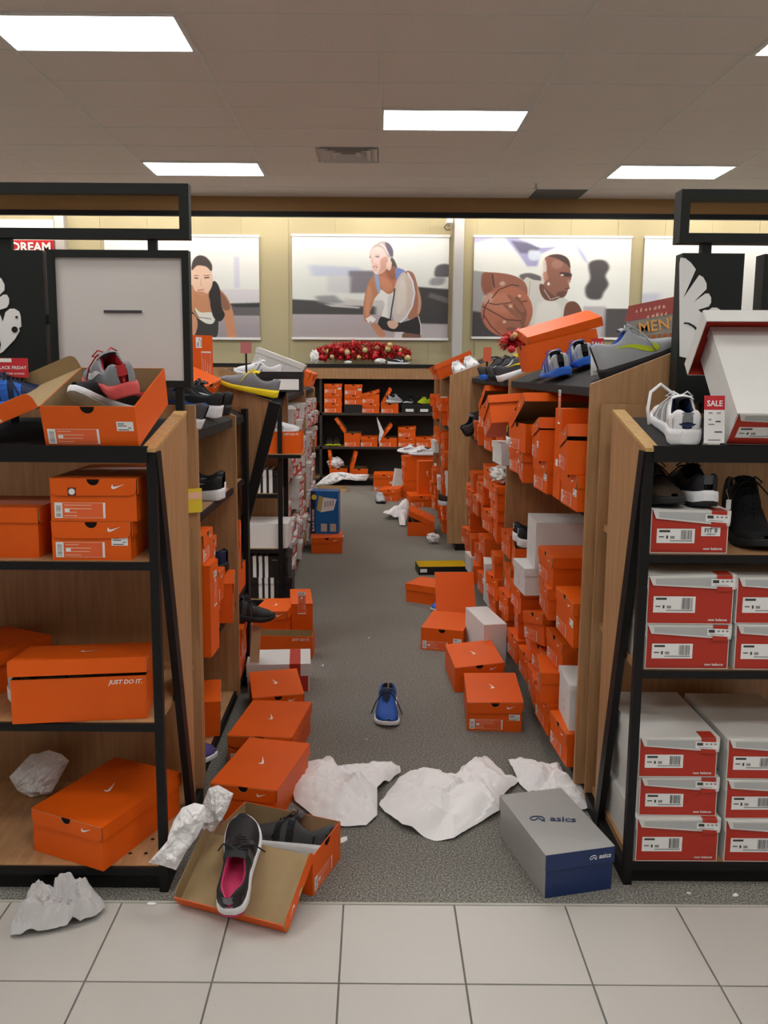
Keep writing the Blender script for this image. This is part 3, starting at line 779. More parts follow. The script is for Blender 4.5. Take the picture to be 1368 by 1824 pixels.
def front_at(pa, pb, zt, dims, face='end', Y=None):
    """loc, yaw of an upright box from the pixels of its near top edge (left, right) at height zt"""
    W, L, H = dims
    a = at_z(pa[0], pa[1], zt); b = at_z(pb[0], pb[1], zt)
    ang = math.atan2(b.y - a.y, b.x - a.x)
    yaw = ang + {'end': 0, 'lip': -PI / 2, 'hinge': PI / 2}[face]
    off = {'end': Vector((0, -L / 2, 0)), 'lip': Vector((W / 2, 0, 0)), 'hinge': Vector((-W / 2, 0, 0))}[face]
    mid = (a + b) / 2
    loc = mid - Matrix.Rotation(yaw, 3, 'Z') @ off
    loc.z = zt - H
    return loc, math.degrees(yaw), (b - a).length
# ================================================================== sneakers
def cr(xs, ys, t):
    return float(np.interp(t, xs, ys))
def smooth_interp(xs, ys):
    xs = np.array(xs, float); ys = np.array(ys, float)
    fx = np.linspace(xs[0], xs[-1], 200)
    # monotone-ish cubic through the points
    d = np.gradient(ys, xs)
    fy = np.empty_like(fx)
    for i, x in enumerate(fx):
        k = min(max(np.searchsorted(xs, x) - 1, 0), len(xs) - 2)
        h = xs[k + 1] - xs[k]; s = (x - xs[k]) / h
        fy[i] = (2 * s**3 - 3 * s**2 + 1) * ys[k] + (s**3 - 2 * s**2 + s) * h * d[k] + (-2 * s**3 + 3 * s**2) * ys[k + 1] + (s**3 - s**2) * h * d[k + 1]
    return lambda t: float(np.interp(t, fx, fy))
HW = smooth_interp([0, 0.03, 0.1, 0.22, 0.38, 0.55, 0.72, 0.84, 0.93, 0.98, 1.0], [0.010, 0.024, 0.0345, 0.036, 0.033, 0.039, 0.047, 0.045, 0.034, 0.018, 0.006])
OFF = smooth_interp([0, 0.3, 0.55, 0.8, 1.0], [0, 0.002, 0.001, -0.004, -0.012])
def shoe_parts(key, high=0.0, chunk=1.0, collar_w=0.030):
    """sneaker meshes (toe towards +y, sole on z=0). returns dict name -> function(material...)"""
    N = 40; L = 0.29
    ts = [0.5 * (1 - math.cos(PI * i / (N - 1))) for i in range(N)]
    mid = smooth_interp([0, 0.15, 0.45, 0.75, 1.0], [0.036 * chunk, 0.034 * chunk, 0.026 * chunk, 0.021 * chunk, 0.017 * chunk])
    spring = lambda t: 0.016 * max(0, (t - 0.72) / 0.28) ** 2 + 0.006 * max(0, (0.08 - t) / 0.08) ** 2
    topz = smooth_interp([0, 0.06, 0.16, 0.27, 0.36, 0.44, 0.52, 0.66, 0.8, 0.92, 1.0], [0.088 + high, 0.092 + high, 0.076 + high, 0.068 + high, 0.078 + high, 0.097 + high * 0.9, 0.091 + high * 0.45, 0.074, 0.060, 0.048, 0.030])
    topw = smooth_interp([0, 0.05, 0.14, 0.28, 0.42, 0.50, 0.60, 0.66, 0.70, 1.0], [0.006, 0.016, 0.026, collar_w, 0.022, 0.014, 0.010, 0.004, 0.0, 0.0])
    top = lambda t: max(topz(t), mid(t) + spring(t) + 0.008)
    y = lambda t: (t - 0.5) * L
    out = {}
    def sole(mt, mt2):
        m = MB()
        for lo, hi, mm, g in ((0.0, 0.30, mt2, 1.0), (0.30, 1.0, mt, 1.04)):
            P = []
            for sgn in (1,):
                ringA = []
            rows = []
            for f in (lo, (lo + hi) / 2, hi):
                row = []
                for s in (1, -1):
                    for t in (ts if s > 0 else ts[::-1]):
                        hw = HW(t) * g * (1.0 + 0.05 * math.sin(PI * f)) + 0.003
                        row.append((OFF(t) + s * hw, y(t) * 1.02, spring(t) + mid(t) * f))
                rows.append(row)
            m.grid(rows, mm, True, True)
            if lo == 0: m.face(rows[0][::-1], mm)
            else: m.face(rows[-1], mm)
        return fixn(m.mesh('sole'))
    def upper(mt, lin_m):
        m = MB(); K = 9
        for s in (1, -1):
            P = []
            for t in ts:
                row = []; zb = spring(t) + mid(t) * 0.9; zt = top(t); hw = HW(t); tw = min(topw(t), hw * 0.95)
                for k in range(K):
                    u = k / (K - 1)
                    c = math.cos(u * PI / 2); si = math.sin(u * PI / 2)
                    e = 0.75
                    x = tw + (hw - tw) * (c ** e if c > 1e-6 else 0)
                    bulge = 0.004 * math.sin(u * PI)
                    row.append((OFF(t) + s * (x + bulge), y(t) * (1.0 + 0.0), zb + (zt - zb) * (si ** 1.05)))
                P.append(row)
            m.grid(P, mt, True)
        return fixn(m.mesh('upper'))
    def lining(mt):
        m = MB(); ti = [t for t in ts if t <= 0.62]
        for s in (1, -1):
            P = []
            for t in ti:
                zt = top(t) - 0.0005; tw = max(0.0, min(topw(t), HW(t) * 0.95)); zb = mid(t) + 0.004
                row = [(OFF(t) + s * tw, y(t), zt), (OFF(t) + s * max(0, tw - 0.004), y(t) + (0.003 if t < .1 else 0), zt - 0.002), (OFF(t) + s * max(0, tw - 0.003), y(t) + (0.004 if t < .1 else 0), (zt + zb) / 2), (OFF(t) + s * max(0, HW(t) - 0.009), y(t) + (0.004 if t < .1 else 0), zb), (OFF(t), y(t), zb)]
                P.append(row)
            m.grid(P, mt, True)
        return fixn(m.mesh('lining'))
    def tongue(mt):
        m = MB(); P = []
        for i in range(8):
            t = 0.40 + 0.28 * i / 7
            zt = top(t) - 0.003 + (0.022 * (1 - i / 7) ** 2); w = max(topw(t), 0.004) + 0.006
            yy = y(t) - 0.012 * (1 - i / 7) ** 2
            P.append([(OFF(t) + w * a, yy, zt - 0.008 * a * a) for a in (-1, -0.5, 0, 0.5, 1)])
        m.grid(P, mt, True)
        m.grid([[(p[0], p[1] + 0.004, p[2] - 0.004) for p in r] for r in P], mt, True)
        return m.mesh('tongue')
    def laces(mt, loose=0):
        m = MB()
        for i in range(6):
            t = 0.45 + 0.036 * i; z = top(t) + 0.002; w = topw(t) + 0.008
            dy = 0.006
            m.tube([(OFF(t) - w - 0.003, y(t) - dy, z - 0.009), (OFF(t) - w * 0.6, y(t) - dy * .5, z + 0.001), (OFF(t), y(t), z + 0.004), (OFF(t) + w * 0.6, y(t) + dy * .5, z + 0.001), (OFF(t) + w + 0.003, y(t) + dy, z - 0.009)], 0.0024, mt, 5)
        t = 0.44; z = top(t) + 0.006
        for s in (1, -1):
            m.tube([(0, y(t), z), (s * 0.018, y(t) + 0.010, z + 0.010), (s * 0.034, y(t) + 0.018, z - 0.004), (s * 0.024, y(t) + 0.026, z - 0.008), (0, y(t) + 0.004, z)], 0.0022, mt, 5)
            m.tube([(0, y(t), z), (s * 0.02, y(t) + 0.022, z - 0.004), (s * 0.045, y(t) + 0.040, z - 0.035), (s * (0.056 + loose * .01), y(t) + 0.055, 0.014 + (0.004 if loose else 0.02))], 0.0022, mt, 5)
        return m.mesh('laces')
    def side_logo(mt, kind='swoosh', side=1, piece=0):
        m = MB()
        for s in (side,):
            def P(u, v):   # u along length 0..1, v up 0..1 of the wall
                t = u; zb = spring(t) + mid(t); zt = top(t); hw = HW(t); tw = min(topw(t), hw * .95)
                c = math.cos(v * PI / 2); si = math.sin(v * PI / 2)
                x = tw + (hw - tw) * (c ** .75) + 0.004 * math.sin(v * PI) + 0.0016
                return Vector((OFF(t) + s * x, y(t), zb + (zt - zb) * si ** 1.05))
            if kind == 'swoosh':
                Q = lambda p: P(0.70 - p[0] * 0.50, 0.12 + p[1] * 1.25)
                lo = [SW[2], SW[1], SW[0], SW[15], SW[14], SW[13], SW[12], SW[11], SW[10]]
                up = [SW[3], SW[3], SW[4], SW[5], SW[6], SW[7], SW[8], SW[9], SW[10]]
                for i in range(len(lo) - 1):
                    q = [Q(lo[i]), Q(lo[i + 1]), Q(up[i + 1]), Q(up[i])]
                    m.face(q, mt)
            elif kind == 'N':
                for a, b, w in (((0.40, 0.12), (0.43, 0.62), .035), ((0.43, 0.62), (0.50, 0.12), .035), ((0.50, 0.12), (0.53, 0.62), .035)):
                    m.face([P(a[0], a[1]), P(a[0] + w, a[1]), P(b[0] + w, b[1]), P(b[0], b[1])], mt)
            elif kind == 'stripes':
                for i in range(3):
                    u = 0.40 + 0.06 * i; m.face([P(u, 0.05), P(u + 0.03, 0.05), P(u + 0.06, 0.6), P(u + 0.03, 0.6)], mt)
            elif kind == 'overlay':
                for u0, u1, v0, v1 in (((0.05, 0.2, 0.02, 0.4), (0.42, 0.5, 0.02, 0.75), (0.56, 0.63, 0.02, 0.75))[piece],):
                    n = 4
                    for a in range(n):
                        va = v0 + (v1 - v0) * a / n; vb = v0 + (v1 - v0) * (a + 1) / n
                        m.face([P(u0, va), P(u1, va), P(u1, vb), P(u0, vb)], mt)
        return fixn(m.mesh('logo'))
    def heel_tab(mt):
        m = MB(); P = []
        for i in range(5):
            u = 0.30 + 0.6 * i / 4; c = math.cos(u * PI / 2); si = math.sin(u * PI / 2)
            row = []
            for a in (-1, -.5, 0, .5, 1):
                t = 0.015 + 0.02 * abs(a); zb = mid(0); zt = top(0.02)
                row.append((a * 0.014, y(0) - 0.0022 + 0.004 * abs(a) ** 2, zb + (zt - zb) * si))
            P.append(row)
        m.grid(P, mt, True); return m.mesh('heel_tab')
    return dict(sole=sole, upper=upper, lining=lining, tongue=tongue, laces=laces, logo=side_logo, heel_tab=heel_tab)
_sp = {}
def cm(name, r, g, b, rough=0.6):
    return mat('shoe_' + name, srgb(r, g, b)[:3], rough, 0.35, var=0.08, scale=90, bump=0.15, bscale=500)
SBLK = cm('black', 30, 30, 33); SWHT = cm('white', 225, 226, 230, 0.45); SGRY = cm('grey', 125, 128, 135); SLG = cm('light_grey', 165, 170, 176)
SBLU = cm('blue', 24, 78, 160); SNVY = cm('navy', 25, 38, 70); SRED = cm('red', 175, 40, 45); SPNK = cm('pink', 200, 60, 105); SYEL = cm('yellow', 235, 210, 20)
SLIM = cm('lime', 190, 210, 40); SDG = cm('dark_grey', 70, 70, 74); SMID = cm('midblue', 40, 100, 200); SBRN = cm('brown', 60, 48, 38); SPUR = cm('purple', 60, 45, 110); SCOR = cm('coral', 205, 80, 80)
def shoe(label, loc, yaw=0, pitch=0, roll=0, z=None, up=SBLK, so=SWHT, so2=None, li=SBLK, la=SBLK, lg=SWHT, logo='swoosh', high=0.0, chunk=1.0, scale=1.0, tab=None, loose=0, group=None, tng=None, cat='shoe', name='sneaker'):
    key = (high, chunk)
    if key not in _sp: _sp[key] = shoe_parts(key, high, chunk)
    S = _sp[key]; so2 = so2 or so
    t = thing(name, label, cat, loc, rotm(yaw, pitch, roll), group); t.scale = (scale,) * 3
    def pm(n, *ms, **kw): return cached((key, n) + tuple(getattr(q, 'name', q) for q in ms) + tuple(kw.values()), lambda: S[n](*ms, **kw))
    obj('sole', pm('sole', so, so2), t); obj('upper', pm('upper', up, li), t); obj('lining', pm('lining', li), t)
    obj('tongue', pm('tongue', tng or up), t); obj('laces', pm('laces', la, loose), t)
    if logo:
        for sd in (1, -1):
            for pc in range(3 if logo == 'overlay' else 1): obj('overlay' if logo == 'overlay' else 'logo', pm('logo', lg, logo, sd, pc), t)
    if tab: obj('heel_tab', pm('heel_tab', tab), t)
    return rest(t, z)

# ================================================================== crumpled paper
def paper(name, label, outline, bulk, mt=None, seed=0, cat='tissue paper', rings=22, n=132, amp=0.010, base=0.004, z0=0.0, group=None, lift=None, tilt=None):
    """sheet with an irregular outline (world x,y points), heaped and creased; lies on z0"""
    pts = [Vector((p[0], p[1])) for p in outline]
    c = sum(pts, Vector((0, 0))) / len(pts)
    per = [0]
    for i in range(len(pts)): per.append(per[-1] + (pts[(i + 1) % len(pts)] - pts[i]).length)
    B = []
    for k in range(n):
        d = per[-1] * k / n; i = max(0, min(len(pts) - 1, int(np.searchsorted(per, d, side='right')) - 1))
        f = (d - per[i]) / max(1e-9, per[i + 1] - per[i]); B.append(pts[i].lerp(pts[(i + 1) % len(pts)], f))
    rnd = random.Random(seed)
    cells = [(Vector((rnd.uniform(-1, 1), rnd.uniform(-1, 1), 0)), Vector((rnd.uniform(-1, 1), rnd.uniform(-1, 1))), rnd.uniform(0, 1)) for _ in range(26)]
    sz = max((p - c).length for p in pts)
    folds = []
    for _ in range(9):
        a = rnd.uniform(0, PI); folds.append((Vector((math.cos(a), math.sin(a))), rnd.uniform(-0.6, 0.6), rnd.choice((-1, 1, 1)) * rnd.uniform(0.4, 1.0), rnd.uniform(0.10, 0.24), rnd.uniform(-0.5, 0.5), rnd.uniform(0.4, 1.0)))
    def h(p, r):
        q = (p - c) / sz
        v = 0
        # folded facets: distance to random crease lines
        best = 1e9; val = 0
        for cc, sl, hh in cells:
            d = (q - cc.xy).length
            if d < best: best = d; val = hh + sl.dot(q - cc.xy) * 1.2
        nz = noise.noise(Vector((q.x * 3.1, q.y * 3.1, seed * 3.7)))
        nz2 = abs(noise.noise(Vector((q.x * 7.3, q.y * 7.3, seed * 1.3 + 9))))
        v = base + bulk * max(0, 1 - r ** 2.2) * (0.65 + 0.35 * nz) + amp * (0.55 * val + 0.9 * nz2 + 0.4) * (0.35 + 0.65 * (1 - r ** 6))
        for fd_, fo, fs, fw, fc, fl in folds:
            dd = abs(fd_.dot(q) - fo); al = abs(Vector((-fd_.y, fd_.x)).dot(q) - fc)
            if dd < fw and al < fl: v += fs * amp * 1.1 * (1 - dd / fw) * (1 - al / fl)
        if lift: v += lift(p, r)
        return max(0.0015, v)
    m = MB(); P = []
    for k in range(rings + 1):
        r = (k / rings) ** 0.85
        row = []
        for b in B:
            p = c.lerp(b, max(r, 0.001)); row.append((p.x, p.y, z0 + h(p, r)))
        P.append(row)
    m.grid(P, mt or TISSUE, True, True)
    me = m.mesh(name)
    o = obj(name, me); tag(o, label, cat, group)
    # hang the origin at the base
    o.location = (c.x, c.y, z0)
    me.transform(Matrix.Translation((-c.x, -c.y, -z0)))
    bm = bmesh.new(); bm.from_mesh(me)
    bmesh.ops.remove_doubles(bm, verts=bm.verts, dist=2e-4)
    for e in bm.edges:
        if len(e.link_faces) == 2 and e.calc_face_angle(0) > R(16): e.smooth = False
    bm.to_mesh(me); bm.free()
    return o
def px_paper(name, label, pxs, bulk, z0=0.0, **kw):
    return paper(name, label, [at_z(p[0], p[1], z0 + 0.004).xy for p in pxs], bulk, z0=z0, **kw)
def wad(name, label, loc, size, mt=None, seed=0, group=None, cat='paper wad', rot=(0, 0, 0)):
    """crumpled ball of paper; size = (x,y,z) half extents, resting on loc.z"""
    m = MB(); n = 22; P = []
    for i in range(n // 2 + 1):
        th = PI * i / (n // 2); row = []
        for j in range(n):
            ph = 2 * PI * j / n
            d = Vector((math.sin(th) * math.cos(ph), math.sin(th) * math.sin(ph), math.cos(th)))
            k = 0.78 + 0.55 * abs(noise.noise(d * 2.2 + Vector((seed, 0, 0)))) + 0.25 * noise.noise(d * 5 + Vector((0, seed, 0)))
            row.append((d.x * size[0] * k, d.y * size[1] * k, d.z * size[2] * k))
        P.append(row)
    m.grid(P, mt or TISSUE, False, True)
    o = obj(name, fixn(m.mesh(name)), None, loc, rot); tag(o, label, cat, group)
    return rest(o, loc[2])
# ================================================================== goods in the foreground
def sheet_y(name, label, pxs, Y, bulk=0.03, seed=0, mt=None, amp=0.012, cat='tissue paper', group=None, lean=0.0):
    """creased sheet standing upright in front of the plane y=Y; outline given in pixels"""
    pts = [at_y(p[0], p[1], Y) for p in pxs]
    o = paper(name, label, [(p.x, p.z) for p in pts], bulk, mt=mt, seed=seed, cat=cat, amp=amp, group=group)
    c = o.location.copy()
    me = o.data
    zmin = min(v.co.y for v in me.vertices)
    me.transform(Matrix(((1, 0, 0, 0), (0, 0, -1, 0), (0, 1, 0, 0), (0, 0, 0, 1))))
    o.location = (c.x, Y, c.y); o.rotation_euler = (R(lean), 0, 0)
    return o
def B(label, pa, pb, zt, dims, face='end', kind=nike, z=None, dy=0.0, **kw):
    loc, yaw, ln = front_at(pa, pb, zt, dims, face)
    loc.y += dy
    return kind(label, loc, yaw, dims, z=zt - dims[2] if z is None else z, **kw)

# --- floor, left of the aisle
D0 = (0.235, 0.35, 0.12)
B('open orange box at the walkway edge with a lone shoe left inside', (385, 1487), (548, 1524), 0.12, (0.20, 0.325, 0.12), 'hinge', lid=214, lbl=True, logo=True)
shoe('black and pink running shoe standing on the upturned orange lid', (-0.365, 2.165, 0), -2, 24, 0, up=SBLK, so=SWHT, so2=SPNK, li=SPNK, la=SBLK, lg=SDG, logo='overlay', z=0.045, tab=SGRY, loose=1)
p = at_z(512, 1505, 0.05)
shoe('black and grey running shoe lying inside the open orange box', (p.x, p.y + 0.02, 0), 72, 0, 22, up=SDG, so=SWHT, li=SPNK, la=SBLK, lg=SBLK, logo='overlay', z=0.006)
B('orange box with white swoosh behind the open box, nearest closed one on the left', (376, 1395), (490, 1409), 0.12, (0.225, 0.35, 0.12), lbl=False)
B('orange box second from the walkway on the left floor, round flap hanging', (404, 1312), (518, 1320), 0.118, (0.240, 0.335, 0.118), lid=2, seed=1, dy=0.008)
B('orange box third from the walkway on the left floor, before a white box', (449, 1247), (538, 1241), 0.12, (0.208, 0.30, 0.12), lid=1, dy=0.02)
t5 = B('grey white and red box lying crosswise on the left carpet', (450, 1185), (542, 1183), 0.13, (0.285, 0.20, 0.13), kind=plain, mt=OFFW, dy=0.0, lip=0.055)
m = MB(); m.box((0.050, -0.1065, -0.056), (0.100, 0.1065, 0.0035), REDC); obj('red_band', m, bpy.data.objects[t5.children[1].name])
m = MB(); m.box((0.1425, -0.088, 0.0), (0.1437, 0.088, 0.074), REDC); obj('end_panel', m, t5)
m = MB(); m.box((0.045, -0.102, 0.0), (0.135, -0.1008, 0.074), REDC); obj('end_panel', m, t5)
B('orange box side with white print behind the crosswise white box', (456, 1132), (541, 1134), 0.118, (0.11, 0.33, 0.118), 'lip', lid=None, lbl=False, text=True)
pc = at_z(450, 1187, 0.134) + Vector((0, 0.05, 0))
m = MB(); m.box((-0.022, 0, 0), (0.022, 0.003, 0.17), mat('pale_kraft', (0.50, 0.39, 0.23), 0.8)); c = obj('card_flap', m, None, pc, (R(-6), R(3), R(-4))); tag(c, 'bare brown cardboard flap standing beside the white and red box', 'cardboard'); rest(c, 0.1335)
B('tall orange box with tilted lid beside the upended box, left carpet', (449, 1093), (507, 1096), 0.195, (0.185, 0.26, 0.19), lid=4, z=0.001, dy=0.04)
t8 = B('orange box standing on its long edge in the left aisle', (519, 1077), (557, 1076), 0.215, (0.115, 0.31, 0.215), kind=plain, mt=ORANGE, inner=KRAFT, lid=False)
m = nike_label(0.20, 0.115, 2); o = obj('label', m, t8, (-0.03, -0.156, 0.195), (0, R(90), 0))
m = MB(); m.face([(0.0586, -0.02 + 0.018 * math.cos(a * PI / 10), 0.11 + 0.018 * math.sin(a * PI / 10)) for a in range(20)], DARK); obj('finger_hole', m, t8)
m = MB(); m.box((-0.0585, -0.157, 0.2155), (0.0585, 0.157, 0.2185), ORANGE); obj('lid', m, t8)
# --- shoe in the middle
p = at_z(690, 1298, 0.0)
shoe('single bright blue running shoe in the middle of the aisle', (p.x, p.y + 0.145, 0), 177, 0, 0, up=SBLU, so=SWHT, li=SBLK, la=SNVY, lg=SNVY, logo=None, z=0.0, loose=1, tng=SNVY)
# --- floor, right of the aisle
B('orange box nearest on the right floor with label and lifted lid', (833, 1252), (930, 1255), 0.118, (0.222, 0.335, 0.118), lid=2, stk=True, seed=2)
B('orange box with skewed lid just behind the nearest right floor box', (810, 1188), (897, 1187), 0.122, (0.222, 0.325, 0.115), lid=6, z=0.001, lbl=False)
B('tall white box standing on edge among the orange boxes', (862, 1114), (903, 1112), 0.22, (0.118, 0.32, 0.22), kind=plain, lid=False, scribble=True)
m = MB(); m.box((-0.059, -0.16, 0.2205), (0.059, 0.16, 0.222), WHITE); obj('top_panel', m, bpy.data.objects['shoe_box' if False else [o.name for o in bpy.data.objects if o.get('label', '').startswith('tall white box')][0]])
B('orange box lying upside down with label, left of the tall white box', (748, 1118), (827, 1125), 0.118, (0.225, 0.33, 0.118), lid=None, z=0.0, stk=True, seed=3)
o = [q for q in bpy.data.objects if q.get('label', '').startswith('orange box lying upside')][0]
m = MB(); m.box((-0.1125, -0.165, 0.1185), (0.1125, 0.165, 0.1205), ORANGE); obj('bottom_panel', m, o)
p = at_z(818, 1090, 0.0)
lid2 = obj('box_lid', lid_mesh(0.22, 0.31, ORANGE, KRAFT), None, (0.52, 4.72, 0.2), (R(62), 0, R(3))); tag(lid2, 'orange lid propped upright behind the upside-down orange box', 'box lid'); rest(lid2, 0.001); lid2.location.x = 0.36
p = at_z(783, 1085, 0.0)
shoe('bright blue shoe peeking from behind orange boxes on the right carpet', (p.x + 0.05, p.y + 0.01, 0), 128, 0, 0, scale=0.92, up=SMID, so=SWHT, li=SNVY, la=SMID, lg=SWHT, logo=None, z=0.0)
B('wide orange box with closed lid furthest out on the right carpet', (724, 1040), (808, 1052), 0.115, (0.215, 0.33, 0.115), 'lip', lbl=False)
p = at_z(788, 1025, 0.0)
bk = plain('flat black box with yellow lining behind the wide orange box', (p.x, p.y + 0.12, 0), 5, (0.36, 0.20, 0.06), BLACKC, 0.0, lid=False, inner=YELLOWC)
m = MB(); m.box((-0.17, -0.1016, 0.02), (-0.12, -0.1004, 0.045), PRINTW); m2 = obj('label', m, bk)
# --- grey and navy box at the right rack foot
ab = B('silver grey box with navy end resting against the right rack', (977, 1523), (1088, 1508), 0.13, (0.205, 0.335, 0.13), kind=plain, mt=SILVER, z=0.0, lip=0.045)
m = MB(); m.box((-0.1025, -0.1684, 0.0), (0.1025, -0.1677, 0.088), NAVY); obj('end_panel', m, ab)
lid = [c for c in ab.children if c.name.startswith('lid')][0]
m = MB(); m.box((-0.1055, -0.1735, -0.046), (0.1055, -0.1728, 0.002), NAVY); obj('end_flap', m, lid)
def asics(par, loc, rot, size, mt):
    obj('lettering', text_mesh('asics', size, mt, 'CENTER', 0.15, 0.02), par, loc, rot)
    m = MB(); r = size * 0.42; pts = []
    mm = MB()
    mm.tube([(-size * 1.72 + r * math.cos(a) * (1 + a * 0.12), r * 0.5 + r * 0.8 * math.sin(a), 0) for a in [i * 0.45 - 1.0 for i in range(12)]] + [(-size * 1.72 - r * 0.5, r * 0.1, 0), (-size * 1.72 - r * 0.1, r * 0.75, 0), (-size * 1.72 + r * 0.45, r * 0.3, 0), (-size * 1.72 + r * 1.0, -r * 0.25, 0)], size * 0.05, mt, 4)
    obj('logo', mm, par, loc, rot)
asics(lid, (0.02, -0.02, TH + 0.0012), (0, 0, R(-18)), 0.042, NAVY)
asics(lid, (0.075, -0.1742, -0.028), (PI / 2, 0, 0), 0.020, PRINTW)
# --- tissue on the floor
px_paper('tissue_sheet', 'large crumpled white tissue left of the aisle centre, beside orange boxes', [(515, 1398), (540, 1362), (565, 1362), (580, 1350), (598, 1368), (640, 1366), (712, 1366), (714, 1378), (690, 1395), (672, 1415), (672, 1455), (652, 1472), (605, 1474), (560, 1458), (525, 1430)], 0.055, seed=3, amp=0.02)
px_paper('tissue_sheet', 'large spread white tissue in the aisle centre foreground', [(675, 1440), (690, 1412), (712, 1390), (748, 1374), (768, 1388), (815, 1388), (868, 1350), (905, 1386), (928, 1390), (895, 1425), (890, 1450), (850, 1470), (808, 1496), (775, 1497), (715, 1475)], 0.06, seed=5, amp=0.022)
px_paper('tissue_sheet', 'crumpled white tissue behind the silver and navy box', [(905, 1358), (950, 1360), (1000, 1368), (1010, 1395), (1045, 1408), (1052, 1440), (1020, 1450), (985, 1430), (945, 1415), (925, 1400)], 0.05, seed=8, amp=0.02)
px_paper('tissue_sheet', 'grey crumpled packing paper on the tiles at the lower left', [(18, 1672), (22, 1645), (45, 1632), (48, 1600), (62, 1582), (95, 1600), (100, 1583), (125, 1583), (150, 1590), (185, 1612), (188, 1622), (170, 1638), (120, 1655), (70, 1665)], 0.05, mt=TISSUEG, seed=11, amp=0.03)
o = sheet_y('tissue_sheet', 'white tissue draped over the foot of the left rack', [(268, 1530), (285, 1512), (300, 1495), (308, 1465), (322, 1443), (345, 1434), (364, 1438), (366, 1462), (352, 1490), (334, 1512), (318, 1542), (295, 1535)], 2.185, 0.025, seed=4, amp=0.014)
o.rotation_euler = (R(-14), 0, 0); o.location.y += 0.0
o = sheet_y('tissue_sheet', 'white tissue standing up between the left rack and the open box', [(356, 1470), (360, 1435), (372, 1404), (388, 1399), (416, 1413), (408, 1436), (396, 1458), (380, 1480)], 2.335, 0.022, seed=9, amp=0.014)
o.rotation_euler = (R(-8), 0, 0)
sheet_y('tissue_sheet', 'white tissue standing behind the orange box on the left bottom shelf', [(20, 1400), (48, 1370), (60, 1358), (90, 1352), (110, 1360), (126, 1372), (105, 1410), (95, 1430), (58, 1436), (35, 1425)], 2.60, 0.03, seed=6, amp=0.02)
rest(bpy.data.objects[[q.name for q in bpy.data.objects if q.get('label', '').startswith('white tissue standing behind')][0]], 0.0745)
for i, (px, py, s) in enumerate(((270, 1611, 0.012), (657, 1137, 0.010), (575, 1186, 0.010), (653, 1318, 0.005), (1226, 1592, 0.006), (1310, 1595, 0.010), (612, 1497, 0.022), (610, 955, 0.03))):
    p = at_z(px, py, 0.0)
    m = MB(); rr = random.Random(i); m.prism([(s * math.cos(a * 1.05) * rr.uniform(0.6, 1.3), s * 0.5 * math.sin(a * 1.05) * rr.uniform(0.7, 1.3), 0.0) for a in range(6)], (0, 0, 0.003), TISSUE)
    c = obj('paper_scrap', fixn(m.mesh('paper_scrap')), None, (p.x, p.y, 0.0005), (0, 0, R(40 * i)))
    tag(c, ['torn paper scrap at the tile edge left of the open box', 'torn paper scrap on the carpet in the aisle middle', 'torn paper scrap beside the grey white and red box', 'tiny paper speck just left of the blue shoe', 'tiny paper speck before the right rack base', 'torn paper scrap at the tile edge before the right rack', 'thin paper strip right of the open orange box', 'thin paper strip on the carpet by the blue carton'][i], 'paper scrap')

# ================================================================== left end rack
yF = 2.215
def fx(px, py, Y): return at_y(px, py, Y).x
# top deck: open box with shoes
tb = nike('open orange box on top of the left rack with kraft lid thrown back', (fx(172, 760, 2.25), 2.21 + 0.165, 0), 0, (0.245, 0.34, 0.112), lid=203, pitch=17, z=1.262, stk=True, seed=1)
shoe('grey shoe with coral sole heaped in the open box on the left rack', (fx(196, 690, 2.3), 2.33, 1.42), 32, 8, -14, up=SGRY, so=SCOR, li=SRED, la=SRED, lg=SWHT, z=1.385, tab=SRED)
shoe('black and red shoe underneath the grey shoe in the open box', (fx(190, 700, 2.36), 2.375, 1.36), 150, 17, 0, up=SBLK, so=SWHT, li=SRED, la=SRED, lg=SRED, z=1.31)
shoe('black shoe with blue sole at the left end of the left rack', (fx(8, 700, 2.45), 2.515, 1.3), -84, 4, 6, up=SNVY, so=SMID, li=SBLK, la=SBLK, lg=SMID, logo='overlay', z=1.335)
# red price card in front of the dove board
t = thing('price_card', 'small red sale card in front of the left dove board', 'sign', at_y(21, 655, 2.50))
m = MB(); m.box((-0.048, 0, -0.028), (0.048, 0.002, 0.028), SALER); obj('card', m, t)
obj('lettering', text_mesh('BLACK FRIDAY', 0.013, PRINTW, 'CENTER', 0, 0.02), t, (0, -0.001, -0.004), (PI / 2, 0, 0)); obj('lettering', text_mesh('POWER SAVINGS', 0.008, PRINTW, 'CENTER', 0, 0.01), t, (0.006, -0.001, -0.020), (PI / 2, 0, 0))
m = MB(); m.box((-0.047, -0.0012, 0.016), (0.0, 0.0, 0.027), PRINTW); obj('band', m, t)
m = MB(); m.box((-0.012, 0.002, -0.17), (0.012, 0.006, 0.02), BLKMET); obj('card_holder', m, t)
# second shelf
zS = 0.955
nike('lower of two stacked orange boxes on the left rack', (fx(162, 955, yF), yF + 0.17, 0), 0, (0.212, 0.335, 0.104), z=zS, stk=True, seed=1)
nike('upper of two stacked orange boxes on the left rack, round sticker', (fx(166, 880, yF), yF + 0.165, 0), 0.3, (0.228, 0.335, 0.112), z=zS + 0.108, seed=2, dot=True)
nike('orange box left of the two stacked boxes on the left rack', (fx(67, 940, 2.24) - 0.165, 2.24 + 0.11, 0), -90, (0.215, 0.33, 0.135), z=zS, lbl=False)
